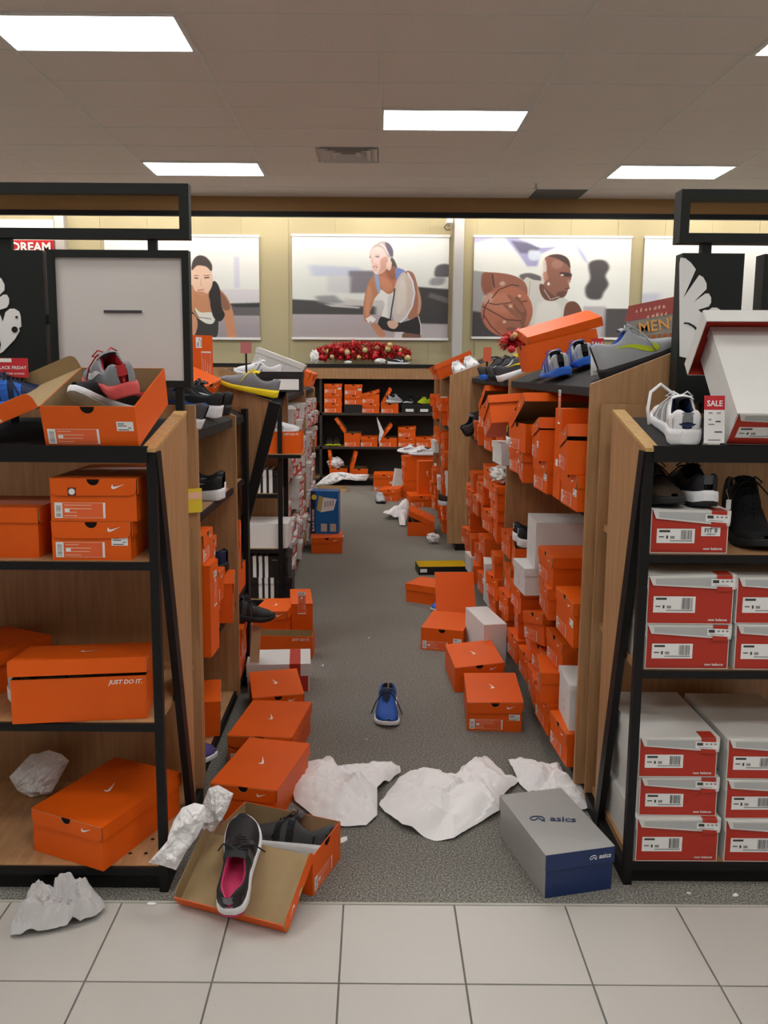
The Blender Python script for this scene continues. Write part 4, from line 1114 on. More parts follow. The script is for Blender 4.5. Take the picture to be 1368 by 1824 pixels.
# third shelf
B('long orange box with raised lid on the third left shelf, JUST DO IT side', (14, 1213), (264, 1203), 0.50 + 0.125, (0.22, 0.36, 0.125), 'lip', lid=8, text=True, z=0.501, shift=(0, 0, 0.02))
shoe('grey shoe inside the long box with raised lid', (fx(110, 1190, 2.33), 2.33, 0.55), -80, 0, 0, up=SLG, so=SWHT, li=SBLK, la=SBLK, z=0.528, logo=None)
nike('dark orange box at the far left of the third left shelf', (fx(-12, 1200, 2.5) - 0.02, 2.47, 0), -28, (0.20, 0.34, 0.125), z=0.501, lbl=False)
# bottom shelf
B('orange box with half-moon notch on the left bottom shelf', (52, 1443), (183, 1480), 0.073 + 0.13, (0.255, 0.35, 0.13), lbl=False, z=0.074, dy=0.01)

# ================================================================== right end rack
def nbx(label, pxc, Yf, z, W=0.222, H=0.12, yaw=0, **kw):
    v = c_right * 0 + Vector((0, Yf, z + H / 2 - CAM_H)); dep = v.dot(c_fwd)
    X = (pxc - CX) / F_PX * dep
    return nb(label, (X, Yf + 0.17, 0), yaw, (W, 0.335, H), z=z, **kw)
zb = 0.0685
for i, (px, yf, H, W, yw, nm) in enumerate(((1210, 2.258, 0.130, 0.236, 0.5, 'bottom box of the left stack on the right rack floor shelf'), (1213, 2.268, 0.116, 0.222, -0.4, 'middle box of the left stack on the right rack floor shelf'), (1211, 2.262, 0.117, 0.222, 0.3, 'top box of the left stack on the right rack floor shelf'))):
    nbx('red and white ' + nm, px, yf, zb, W, H, yw, group='red and white boxes on the right end rack'); zb += H + 0.0048
zb = 0.0685
for i, (px, yf, H, W, yw, nm) in enumerate(((1369, 2.258, 0.126, 0.236, 0, 'bottom box at the right edge of the rack floor shelf'), (1368, 2.262, 0.117, 0.232, 0.6, 'middle box at the right edge of the rack floor shelf'), (1373, 2.258, 0.118, 0.230, -0.5, 'top box at the right edge of the rack floor shelf'))):
    nbx('red and white ' + nm, px, yf, zb, W, H, yw, group='red and white boxes on the right end rack', tab=i == 2); zb += H + 0.0048
nbx('red and white lower box of the left pair on the right middle shelf', 1226, 2.262, 0.6455, 0.232, 0.126, 0.4, group='red and white boxes on the right end rack')
nbx('red and white upper box of the left pair on the right middle shelf', 1232, 2.256, 0.6455 + 0.131, 0.236, 0.136, -0.4, group='red and white boxes on the right end rack', lidrot=-1.5)
nbx('red and white lower box at the right edge of the middle shelf', 1386, 2.260, 0.6455, 0.232, 0.128, 0, group='red and white boxes on the right end rack')
nbx('red and white upper box at the right edge of the middle shelf', 1390, 2.258, 0.6455 + 0.133, 0.236, 0.130, 0, group='red and white boxes on the right end rack', tab=False)
nbx('red box with fit sticker carrying dark shoes on the right rack', 1229, 2.262, 0.9755, 0.212, 0.118, 0.0, fit=True, group='red and white boxes on the right end rack', lidrot=1.0)
zt = 0.9755 + 0.122
shoe('black shoe with thick white sole on the fit sticker box', (fx(1252, 870, 2.3), 2.42, 0), 2, 0, 0, up=SBLK, so=SWHT, so2=SBLK, li=SBLK, la=SBLK, lg=SLG, logo=None, z=zt + 0.004, chunk=1.15, tab=SDG)
shoe('brown trail shoe beside the white-soled shoe on the fit sticker box', (fx(1184, 870, 2.3), 2.40, 0), 180, 0, 0, up=SBRN, so=SBLK, li=SBLK, la=SBRN, lg=SDG, logo='overlay', z=zt + 0.004)
shoe('big black boot in the shadow at the right shelf edge', (fx(1335, 930, 2.42), 2.44, 0), 172, 0, 0, up=SBLK, so=SBLK, li=SBLK, la=SBLK, lg=SBLK, logo='overlay', high=0.07, chunk=1.1, z=0.976, name='boot', scale=1.08)
t = thing('price_tag', 'small white shoe tag dangling beside the black boot', 'tag', at_y(1298, 895, 2.36))
m = MB(); m.box((-0.007, 0, -0.02), (0.007, 0.001, 0.008), PRINTW); obj('card', m, t)
m = MB(); m.tube([(0, 0, 0.008), (0.004, 0.03, 0.03), (0.02, 0.06, 0.03)], 0.001, PRINTW); obj('string', m, t)
# top deck
shoe('white walking shoe with navy collar on top of the right rack', (fx(1212, 730, 2.38), 2.405, 0), -10, 11, 0, up=SWHT, so=SWHT, li=SNVY, la=SWHT, lg=SLG, logo='overlay', z=1.272, chunk=1.15, tab=SGRY, scale=1.06)
p = [q for q in bpy.data.objects if q.get('label', '').startswith('white walking shoe')][0]
m = MB(); m.face([(-0.022, -0.1478, 0.060), (0, -0.1505, 0.048), (0.022, -0.1478, 0.060), (0, -0.1505, 0.066)], SNVY); obj('emblem', m, p)
m = MB(); m.tube([(-0.010, 0.02, 0.098), (-0.05, 0.0, 0.13), (-0.078, -0.03, 0.115), (-0.085, -0.05, 0.075), (-0.080, -0.06, 0.035)], 0.0042, SWHT, 8); obj('loose_lace', m, p)
def sale_tag(label, px, py, Y, w=0.052, h=0.115, yaw=0, z=None):
    t = thing('sale_tag', label, 'sale tag', at_y(px, py, Y), (R(-6), 0, R(yaw)))
    m = MB(); m.box((-w / 2, 0, 0), (w / 2, 0.0015, h * 0.70), PRINTW); obj('card', m, t)
    m = MB(); m.box((-w / 2, -0.0004, h * 0.70), (w / 2, 0.0015, h), SALER); hd = obj('header', m, t)
    obj('lettering', text_mesh('SALE', h * 0.17, PRINTW, 'CENTER', 0, 0.02, 0.95), hd, (0, -0.0012, h * 0.78), (PI / 2, 0, 0))
    m = MB()
    for i, (a, b, zz, mm) in enumerate(((-0.3, -0.1, .62, INKG), (0.1, 0.3, .62, INKG), (-0.3, -0.15, .48, INKG), (0.05, .3, .44, INK), (-.3, .0, .38, INKG), (0, .38, .22, INK), (-.3, .3, .05, INKG))):
        q2(m, a * w, zz * h, b * w, zz * h + 0.0035, -0.0006, mm)
    obj('print', m, t)
    m = MB(); m.box((-w * 0.3, 0.0015, -0.004), (w * 0.3, 0.03, 0.004), PLASTIC); obj('holder', m, t)
    return rest(t, z)
sale_tag('SALE tag beside the white walking shoe on the right rack', 1272, 790, 2.235, 0.056, 0.126, 4, 1.274)
bx = nb('tilted red and white box on top of the right rack, largest one', (1.075, 2.385, 0), -3, (0.245, 0.335, 0.12), z=1.275, pitch=43, tab=False, seed=1)
m = MB(); w, y = 0.158, 0.100
m.box((-w, -y, 0), (w, y, TH), OFFW, {'-z': REDC})
for s in (-1, 1):
    m.box((min(s * w, s * (w + TH)), -y, -0.045), (max(s * w, s * (w + TH)), y, TH), OFFW, {'-x' if s > 0 else '+x': REDC}); m.box((-w, min(s * y, s * (y + TH)), -0.045), (w, max(s * y, s * (y + TH)), TH), OFFW, {'-y' if s > 0 else '+y': REDC})
am = bx.rotation_euler.to_matrix()
ld = obj('box_lid', m, None, bx.location + am @ Vector((0, 0.335 / 2 + 0.008, 0.075)), (am @ Matrix.Rotation(R(-90), 3, 'X')).to_euler()); tag(ld, 'white lid with red inside behind the raised end of the tilted box', 'box lid')
# ================================================================== goods on the aisle racks
ORD = ['first', 'second', 'third', 'fourth', 'fifth', 'sixth', 'seventh', 'eighth', 'ninth', 'tenth', 'eleventh', 'twelfth']
def A(label, s, Yc, z, prot=0.0, dims=(0.215, 0.335, 0.115), yaw=0, kind=nike, xf=None, **kw):
    """box with its labelled end towards the aisle; s=+1 right rack, -1 left rack; prot = overhang into the aisle"""
    xf = (RX if s > 0 else LX) if xf is None else xf
    x = xf - s * prot + s * (dims[1] / 2 + 0.006)
    return kind(label, (x, Yc, 0), -90 * s + yaw, dims, z=z + 0.0008, **kw)
def stack(s, Yc, z, items, where, xf=None, group=None):
    """items bottom-up: (kind, H, prot, yaw, extra)"""
    n = len(items)
    for i, it in enumerate(items):
        k, H, prot, yw = it[:4]; ex = dict(it[4]) if len(it) > 4 else {}
        if i < n - 1 and ex.get('lid', 0): ex.pop('lid')
        W = ex.pop('W', 0.215); L = ex.pop('L', 0.335)
        pos = 'single' if n == 1 else ('bottom' if i == 0 else 'top' if i == n - 1 else 'second' if i == 1 else 'third')
        pre = ex.pop('look', {nike: 'orange', plain: 'white', nb: 'grey and red'}[k])
        lab = f'{pre} box, {pos} of the {"stack" if n > 1 else "place"} {where}' if n > 1 else f'{pre} box lying alone {where}'
        A(ex.pop('label', lab), s, Yc, z, prot, (W, L, H), yw, k, xf, group=group, **ex)
        z += H + (0.005 if ex.get('lid', 0) is not None else 0.001)
    return z
# ---- right rack, near bay, upper shelf (z 1.0)
stack(1, 2.90, 1.0, [(nike, 0.118, 0.05, 2, dict(stk=True)), (nike, 0.115, 0.07, -5, dict(lid=14))], 'nearest the right end panel, upper shelf')
st = A('orange box standing upright on the right upper shelf between two stacks', 1, 3.10, 1.0, 0.05, (0.115, 0.215, 0.33), 0, plain, mt=ORANGE, inner=KRAFT, lid=False)
obj('label', nike_label(0.20, 0.115, 1), st, (-0.02, -0.1085, 0.31), (0, R(90), 0))
m = MB(); m.box((-0.0575, -0.1075, 0.3305), (0.0575, 0.1075, 0.3325), ORANGE); obj('top_panel', m, st)
m = MB(); m.box((-0.02, -0.1092, 0.12), (0.02, -0.1084, 0.145), PRINTW); obj('price_sticker', m, st)
zt = stack(1, 3.31, 1.0, [(nike, 0.12, 0.07, 3, dict(stk=True)), (nike, 0.12, 0.09, -4, dict(lid=12, stk=True))], 'just past the upright box, right upper shelf')
stack(1, 3.62, 1.0, [(nike, 0.125, 0.09, -6, dict(stk=True, W=0.24)), (nike, 0.12, 0.12, 9, dict(lid=34, W=0.22))], 'in the middle of the right upper shelf')
stack(1, 3.92, 1.0, [(nike, 0.12, 0.07, 5, dict(stk=True))], 'beneath the lime shoe on the right upper shelf')
shoe('lime and white shoe poking heel first from the right upper shelf', (0.76, 3.90, 0), -95, 0, 0, up=SBLK, so=SWHT, li=SLIM, la=SLIM, lg=SLIM, z=1.127, tab=SLIM)
A('orange box toppled outward at the far end of the right upper shelf', 1, 4.20, 1.13, 0.16, (0.215, 0.35, 0.125), 3, nike, lid=4, roll=-24, pitch=4)
stack(1, 4.30, 1.0, [(plain, 0.105, 0.10, 4)], 'under the toppled orange box on the right shelf')
# ---- right rack, near bay, middle shelf (z .52)
stack(1, 2.93, 0.52, [(nike, 0.155, 0.04, 2, dict(W=0.24, stk=True, seed=2))], 'nearest the end panel on the right middle shelf')
stack(1, 3.24, 0.52, [(nike, 0.12, 0.05, -3, dict(W=0.235)), (nike, 0.12, 0.05, 2, dict(W=0.235, L=0.36))], 'second from the end panel, right middle shelf')
zw = stack(1, 3.60, 0.52, [(plain, 0.115, 0.09, 4, dict(W=0.20, scribble=True))], 'underneath the big white boot box on the right')
A('big white boot box on the right middle shelf', 1, 3.57, zw, 0.045, (0.24, 0.36, 0.20), -2, plain, lid=False, scribble=True)
o = [q for q in bpy.data.objects if q.get('label', '').startswith('big white boot box')][0]
m = MB(); m.box((-0.12, -0.18, 0.2005), (0.12, 0.18, 0.202), WHITE); obj('top_panel', m, o)
zz = stack(1, 3.98, 0.52, [(nike, 0.118, 0.05, -6, dict(lid=None))], 'beneath the black and white pair, right middle shelf')
for i, (yy, tx) in enumerate(((3.93, 'nearer'), (4.06, 'farther'))):
    shoe(f'{tx} black shoe of the white-soled pair on the right middle shelf', (0.83, yy, 0), -92, 0, 0, up=SBLK, so=SWHT, so2=SWHT, li=SBLK, la=SBLK, lg=SWHT, z=0.642, tab=SLG, chunk=1.15)
stack(1, 4.30, 0.52, [(nike, 0.12, 0.04, 3)], 'by the wooden divider on the right middle shelf')
# ---- right rack, near bay, bottom shelf (z .085)
stack(1, 2.92, 0.085, [(nike, 0.12, 0.05, 4, dict(W=0.21, lid=3)), (plain, 0.165, 0.03, -2, dict(W=0.20, scribble=True, lip=0.02))], 'lowest and nearest on the right rack')
stack(1, 3.17, 0.085, [(nike, 0.12, 0.06, 2), (nike, 0.115, 0.07, -7, dict(lid=3)), (nike, 0.12, 0.02, 4)], 'second from the end panel, right bottom shelf')
stack(1, 3.42, 0.085, [(nike, 0.12, 0.05, -3), (nike, 0.12, 0.03, 5), (nike, 0.115, 0.06, 12, dict(lid=4, roll=-8))], 'third from the end panel, right bottom shelf')
zq = stack(1, 3.68, 0.085, [(nike, 0.12, 0.04, 3), (nike, 0.12, 0.02, -4)], 'fourth from the end panel, right bottom shelf')
wad('tissue_wad', 'white tissue lying on the orange boxes of the right bottom shelf', (0.86, 3.66, zq + 0.004), (0.13, 0.10, 0.025), seed=3)
stack(1, 3.95, 0.085, [(nike, 0.12, 0.05, 4), (nike, 0.12, 0.03, -5), (nike, 0.12, 0.04, 3)], 'fifth from the end panel, right bottom shelf')
stack(1, 4.26, 0.085, [(nike, 0.12, 0.04, -3), (nike, 0.12, 0.05, 4), (nike, 0.13, 0.03, 0, dict(lid=2))], 'by the wooden divider on the right bottom shelf')
# ---- right rack, far bay
W2 = 'in the far bay of the right rack'
stack(1, 4.66, 1.0, [(nike, 0.12, 0.03, 2), (nike, 0.12, 0.06, -5)], 'just past the divider, upper shelf, right far bay')
stack(1, 5.02, 1.0, [(nike, 0.12, 0.05, 5), (nike, 0.13, 0.07, 3, dict(lid=15))], 'second place, upper shelf, right far bay')
stack(1, 5.40, 1.0, [(nike, 0.12, 0.06, -5), (nike, 0.125, 0.04, 5, dict(lid=35))], 'third place, upper shelf, right far bay')
stack(1, 5.85, 1.0, [(nike, 0.12, 0.03, -5)], 'at the far end, upper shelf, right far bay')
shoe('dark shoe leaning at the far end of the right upper shelf', (0.76, 6.1, 0), -60, 40, 0, up=SDG, so=SBLK, li=SBLK, la=SBLK, logo=None, z=1.001)
zc = stack(1, 4.68, 0.52, [(nike, 0.12, 0.04, -3, dict(lid=None)), (nike, 0.10, 0.05, 2), (nike, 0.09, 0.06, 4)], 'just past the divider, middle shelf, right far bay')
wad('plastic_bag', 'crumpled clear plastic bag stuffed above orange boxes, right rack', (0.74, 4.70, zc + 0.002), (0.10, 0.13, 0.05), PLASTIC, 5, cat='plastic bag')
stack(1, 4.98, 0.52, [(nike, 0.12, 0.05, 8), (nike, 0.12, 0.02, -3), (nike, 0.12, 0.05, 5)], 'second place, middle shelf, right far bay')
stack(1, 5.25, 0.52, [(nike, 0.12, 0.04, -5), (nike, 0.12, 0.06, 5, dict(lid=10)), (nike, 0.11, 0.03, -4)], 'third place, middle shelf, right far bay')
stack(1, 5.55, 0.52, [(nike, 0.12, 0.05, 3), (nike, 0.12, 0.03, -6)], 'fourth place, middle shelf, right far bay')
stack(1, 5.85, 0.52, [(nike, 0.12, 0.06, 5, dict(lid=12)), (nike, 0.12, 0.04, 0)], 'fifth place, middle shelf, right far bay')
stack(1, 6.12, 0.52, [(nike, 0.12, 0.04, -4)], 'at the far end, middle shelf, right far bay')
stack(1, 4.65, 0.085, [(nike, 0.12, 0.05, 3), (nike, 0.115, 0.06, 10, dict(lid=5)), (nike, 0.11, 0.05, -4, dict(lid=3))], 'just past the divider, bottom shelf, right far bay')
stack(1, 4.92, 0.085, [(plain, 0.13, 0.05, 3, dict(W=0.19)), (plain, 0.12, 0.06, -5, dict(W=0.19))], 'second place, bottom shelf, right far bay')
stack(1, 5.17, 0.085, [(nike, 0.12, 0.05, 5), (nike, 0.12, 0.03, -4), (nike, 0.11, 0.05, 3)], 'third place, bottom shelf, right far bay')
stack(1, 5.45, 0.085, [(nike, 0.12, 0.06, -8), (nike, 0.12, 0.04, 5)], 'fourth place, bottom shelf, right far bay')
stack(1, 5.74, 0.085, [(plain, 0.12, 0.07, 5, dict(W=0.19)), (nike, 0.12, 0.05, -3)], 'fifth place, bottom shelf, right far bay')
stack(1, 6.04, 0.085, [(nike, 0.12, 0.04, 3), (nike, 0.12, 0.06, 10), (nike, 0.12, 0.03, -3)], 'at the far end, bottom shelf, right far bay')
# ---- top deck of the right rack
def deck(x, s, xf, z0, slope=0.42): return z0 + slope * abs(x - xf)
SL = math.degrees(math.atan(0.42))
shoe('tall grey shoe with lime outline, toe up, above the right rack end panel', (0.90, 2.86, 0), -90, SL, 0, up=SLG, so=SBLK, so2=SBLK, li=SMID, la=SLG, lg=SLIM, high=0.035, z=deck(0.765, 1, RX, 1.415) - 0.012)
for i, (x, yy, nm) in enumerate(((0.765, 3.56, 'left'), (0.865, 3.58, 'right'))):
    shoe(f'{nm} shoe of the grey black and blue pair on the right rack top', (x, yy, 0), -3, 0, -12, up=SLG, so=SMID, li=SBLK, la=SMID, lg=SMID, logo='overlay', z=deck(x - 0.03, 1, RX, 1.415) + 0.002, chunk=0.9, tab=SBLK)
sale_tag('SALE tag between the blue pair and the tall grey shoe', 1063, 676, 2.98, 0.045, 0.125, 0, 1.452)
bxr = nike('orange box with lid sliding off on top of the right rack', (0.86, 3.95, 0), -90, (0.215, 0.33, 0.12), lid=None, z=deck(0.70, 1, RX, 1.415), roll=0, pitch=0, lbl=False)
bxr.rotation_euler = rotm(-90, 0, 0); bxr.rotation_euler = (Matrix.Rotation(R(-14), 3, 'Y') @ Matrix.Rotation(R(-90), 3, 'Z')).to_euler(); rest(bxr, 1.43)
lm = obj('box_lid', lid_mesh(0.215, 0.335, ORANGE, KRAFT), None, (0.86, 3.90, 1.6), (0, 0, 0)); tag(lm, 'orange lid tipped up over the box on the right rack top', 'box lid')
lm.rotation_euler = (Matrix.Rotation(R(-16), 3, 'Y') @ Matrix.Rotation(R(-90), 3, 'Z') @ Matrix.Rotation(R(12), 3, 'Y')).to_euler(); lm.location = (0.84, 4.07, 1.66)
shoe('white black and yellow shoe further along the right rack top', (0.82, 4.70, 0), -88, SL, 0, up=SDG, so=SWHT, li=SWHT, la=SYEL, lg=SYEL, z=deck(0.70, 1, RX, 1.415))
shoe('dark grey shoe pair member near the divider on the right rack top', (0.82, 5.05, 0), -88, SL, 0, up=SDG, so=SBLK, li=SBLK, la=SBLK, lg=SBLK, z=deck(0.70, 1, RX, 1.415))
shoe('dark grey shoe with blue sole at the far end of the right rack top', (0.82, 5.45, 0), -88, SL, 0, up=SDG, so=SMID, li=SBLK, la=SBLK, lg=SBLK, z=deck(0.70, 1, RX, 1.415))
t = thing('price_card', 'small orange price card above the far right rack shoes', 'sign', at_y(868, 632, 5.2))
m = MB(); m.box((-0.025, 0, -0.04), (0.025, 0.002, 0.045), mat('card_orange', (0.6, 0.12, 0.05), 0.6)); obj('card', m, t)
m = MB(); m.box((-0.006, 0.002, -0.12), (0.006, 0.006, 0.02), BLKMET); obj('card_holder', m, t)
# men's sign card
SYM = 3.45
p0, p1, p2_, p3_ = [at_y(*q, SYM) for q in ((1112, 618), (1215, 606), (1222, 524), (1120, 545))]
t = thing('shelf_sign', 'red and grey MENS sign card behind the tall grey shoe', 'sign')
m = MB(); m.prism([p0, p1, p2_, p3_], (0, 0.006, 0), mat('sign_grey', (0.33, 0.31, 0.28), 0.4)); obj('card', fixn(m.mesh('card')), t)
a, b, c, d = [at_y(*q, SYM - 0.002) for q in ((1113, 573), (1219, 555), (1222, 524), (1120, 545))]
m = MB(); m.prism([a, b, c, d], (0, 0.001, 0), mat('sign_rose', (0.45, 0.10, 0.09), 0.5)); hd = obj('header', fixn(m.mesh('header')), t)
rs = random.Random(4)
for (u0, v0, n_) in ((1132, 557, 7), (1152, 567, 5)):
    for i in range(n_):
        q = [at_y(u0 + i * 8 + dx, v0 - i * 1.3 + dy, SYM - 0.004) for dx, dy in ((0, 0), (rs.uniform(3, 6), -.5), (rs.uniform(3, 6), -rs.uniform(4, 8)), (1, -rs.uniform(3, 7)))]
        m = MB(); m.prism(q, (0, 0.001, 0), PRINTP); obj('print', fixn(m.mesh('print')), t)
for s_, px, py, sz, mm in (("MEN'S", 1138, 594, 0.062, mat('sign_amber', (0.85, 0.42, 0.12), 0.5)),):
    v = at_y(px, py, SYM - 0.006); obj('lettering', text_mesh(s_, sz, mm, 'LEFT', 0, 0.01), t, v, (PI / 2, R(-10), 0))
for i in range(7):
    q = [at_y(1142 + i * 10 + dx, 614 - i * 1.2 + dy, SYM - 0.004) for dx, dy in ((0, 0), (6, -1), (6, -16), (0, -15))]
    m = MB(); m.prism(q, (0, 0.001, 0), mat('sign_rust', (0.42, 0.12, 0.03), 0.5)); obj('print', fixn(m.mesh('print')), t)
m = MB(); a = at_y(1165, 606, SYM); m.box((a.x - 0.015, SYM + 0.004, deck(a.x, 1, RX, 1.415) - 0.01), (a.x + 0.015, SYM + 0.012, a.z), BLKMET); obj('card_holder', m, t)
# ---- left rack (first), upper deck and shelves
shoe('glossy black shoe with white sole on the left rack top, nearest', (-0.685, 2.96, 0), 90, SL * 0.5, 0, up=SBLK, so=SWHT, li=SBLK, la=SBLK, lg=SDG, z=1.268, chunk=1.2)
shoe('black shoe behind the nearest one on the left rack top', (-0.70, 3.22, 0), 92, SL * .6, 0, up=SBLK, so=SBLK, li=SBLK, la=SBLK, lg=SWHT, z=1.275, chunk=1.1)
shoe('dark shoe with blue trim close to the left sign frame', (-0.72, 2.82, 0), 88, SL, 0, up=SDG, so=SWHT, li=SBLU, la=SBLK, lg=SBLU, z=1.27)
shoe('black shoe with white sole on the second left aisle shelf', (-0.715, 3.18, 0), 82, 0, 0, up=SBLK, so=SWHT, li=SBLK, la=SBLK, lg=SWHT, z=0.976, chunk=1.15)
shoe('black shoe behind its twin on the second left aisle shelf', (-0.74, 3.33, 0), 86, 0, 0, up=SBLK, so=SWHT, li=SBLK, la=SBLK, lg=SWHT, z=0.976, chunk=1.15)
t = thing('price_card', 'yellow price card hanging at the left aisle shelf', 'sign', at_x(347, 890, -0.578), (0, 0, R(30)))
m = MB(); m.box((-0.024, 0, -0.042), (0.024, 0.002, 0.036), YELLOWC); obj('card', m, t)
m = MB(); m.box((-0.020, -0.0006, 0.002), (0.020, 0.0, 0.024), PRINTP); obj('picture', m, t)
m = MB(); m.box((-0.02, 0.002, -0.005), (0.02, 0.02, 0.0), BLKMET); obj('card_holder', m, t)
st = A('tall orange box standing upright on the left aisle shelf', -1, 2.845, 0.485, 0.045, (0.115, 0.215, 0.32), -3, plain, mt=ORANGE, inner=KRAFT, lid=False)
m = MB(); m.box((-0.0575, -0.1075, 0.3205), (0.0575, 0.1075, 0.3225), ORANGE); obj('top_panel', m, st)
obj('label', nike_label(0.20, 0.115, 1), st, (-0.02, -0.1085, 0.20), (0, R(90), 0))
stack(-1, 3.03, 0.485, [(nike, 0.115, 0.01, 3, dict(W=0.2)), (nike, 0.115, 0.02, -4, dict(W=0.2)), (nike, 0.115, 0.0, 4, dict(W=0.2, stk=True))], 'behind the upright box on the left aisle shelf')
A('orange box on top of the upright box, left aisle shelf', -1, 2.85, 0.81, 0.02, (0.16, 0.30, 0.10), 0, nike)
stack(-1, 3.27, 0.485, [(nike, 0.155, 0.035, 8, dict(W=0.22, stk=True))], 'at the divider on the left aisle shelf')
shoe('navy shoe lying behind the orange box by the left divider', (-0.74, 3.38, 0), 80, 0, 0, up=SNVY, so=SBLK, li=SBLK, la=SBLK, logo=None, z=0.65)
stack(-1, 3.12, 0.085, [(nike, 0.135, 0.0, 10, dict(W=0.22, stk=True))], 'on the left bottom aisle shelf')
shoe('purple shoe with white toe on the left bottom aisle shelf', (-0.70, 2.86, 0), 255, 0, 0, up=SPUR, so=SWHT, li=SBLK, la=SPUR, logo=None, z=0.086)
zz = stack(-1, 3.68, 0.085, [(nike, 0.12, 0.0, 0), (nike, 0.12, 0.01, 3)], 'in the narrow bay by the black post, left rack')
shoe('black boot hanging out of the narrow bay beside the black post', (-0.58, 3.70, 0), -80, -6, 0, up=SBLK, so=SBLK, li=SBLK, la=SBLK, lg=SDG, logo='overlay', z=zz + 0.002, high=0.02, chunk=1.2, name='boot', scale=0.9)
nike('open kraft-lined orange box above the black boot, left rack', (-0.74, 3.68, 0), 90, (0.215, 0.30, 0.115), lid=80, z=0.486, lbl=False)
wad('tissue_wad', 'white tissue between the left post and the kraft-lined box', (-0.66, 3.72, zz + 0.13), (0.05, 0.05, 0.05), seed=8)
# shoe and boxes on top of the left rack corner
shoe('grey shoe with bright yellow sole on the left rack corner', at_y(455, 700, 3.90) + Vector((0, 0, 0)), 88, 0, 0, up=SGRY, so=SYEL, li=SDG, la=SYEL, lg=SDG, logo=None, tng=SYEL, scale=0.95)
o = [q for q in bpy.data.objects if q.get('label', '').startswith('grey shoe with bright yellow')][0]
o.rotation_euler = (Matrix.Rotation(R(13), 3, 'Y') @ Matrix.Rotation(R(90), 3, 'Z')).to_euler(); o.location = (-0.585, 3.885, 1.352)
# ---- boxes heaped on the far left end rack top
ob = nike('open orange box standing on edge above the left racks', (-0.755, 3.70, 1.42), 0, (0.20, 0.30, 0.115), lid=None, z=None, stk=True)
ob.rotation_euler = (Matrix.Rotation(R(30), 3, 'Z') @ Matrix.Rotation(R(-90), 3, 'Y')).to_euler(); rest(ob, 1.372)
nike('orange box with lifted lid beside the edge-standing box, left rack top', (-0.80, 3.36, 0), 82, (0.20, 0.25, 0.085), lid=10, z=1.345, pitch=SL, lbl=False)

for lab, sup in (('orange box with lid sliding off on top', [GR1]), ('orange box with lifted lid beside the edge', [GL1]), ('open orange box standing on edge', [GL1]), ('tall grey shoe with lime', [GR1]), ('left shoe of the grey black', [GR1]), ('right shoe of the grey black', [GR1]),
                 ('white black and yellow shoe', [GR1]), ('dark grey shoe pair', [GR1]), ('dark grey shoe with blue', [GR1]), ('glossy black shoe', [GL1]), ('black shoe behind the nearest', [GL1]), ('dark shoe with blue trim', [GL1]), ('grey shoe with bright yellow', [GL1])):
    settle([q for q in bpy.data.objects if q.get('label', '').startswith(lab)][0], sup, 0.03)
settle(lm, [bxr], 0.06)
# ================================================================== second left end rack
nike('orange box with JUST DO IT side on the pushed-out shelf', (-0.432 - 0.175, 5.02 + 0.06, 0), -90, (0.215, 0.34, 0.13), lid=None, z=0.976, lbl=False, text=True)
shoe('white sneaker resting in the box on the pushed-out shelf', (-0.60, 5.08, 0), -86, 4, 0, up=SWHT, so=SWHT, li=SLG, la=SWHT, lg=SLG, z=1.07)
striped('black box with white stripes on the second left end rack, upper', (-0.735, 5.08, 0), 0, (0.31, 0.20, 0.135), z=0.736, sx=0.035)
plain('white box with lid ajar on the second left end rack', (-0.70, 5.10, 0), 0, (0.36, 0.24, 0.125), z=0.401, lid=True, lidoff=(0, 0.01, 0.02), lidrot=0, inner=BLACKC)
plain('second white box behind the ajar one on the left end rack', (-1.1, 5.09, 0), 0, (0.34, 0.22, 0.13), z=0.401)
striped('striped black box lowest on the second left end rack', (-0.67, 5.10, 0), 1, (0.34, 0.22, 0.125), z=0.0865, sx=-0.03)
striped('striped black box stacked above the lowest one, left end rack', (-0.69, 5.10, 0), -1, (0.34, 0.22, 0.13), z=0.0865 + 0.130, sx=-0.04)
# ================================================================== far left rack: grey boxes with red ends
G = 'grey and red boxes packed in the far left rack'
rr = random.Random(5)
zs5 = [0.085, 0.26, 0.50, 0.75, 1.0]
for ci in range(9):
    Y = 5.46 + 0.233 * ci + (0.225 if ci > 4 else 0)
    for k, z in enumerate(zs5):
        n = 1 if k == 0 else 2
        zz = z
        for q in range(n):
            H = (0.098 if k == 1 else 0.105) if n == 2 else 0.12
            if rr.random() < 0.12: break
            A(f'grey and red box, {["lower", "upper"][q]}, {ORD[ci]} column, {["bottom", "second", "third", "fourth", "top"][k]} shelf of the far left rack', -1, Y, zz, rr.uniform(0.0, 0.05), (0.205, 0.33, H), rr.uniform(-4, 4), nb, L2X, group=G, text=False, tab=rr.random() < 0.7)
            zz += H + 0.005
for i, (px, py, Y) in enumerate(((523, 745, 6.1), (530, 935, 6.0))):
    p = at_x(px, py, -0.545); wad('tissue_wad', ['white tissue tuft on the far left rack near the white sneaker', 'white tissue tuft low on the far left rack'][i], (p.x - 0.02, p.y, p.z), (0.04, 0.05, 0.04), seed=20 + i)
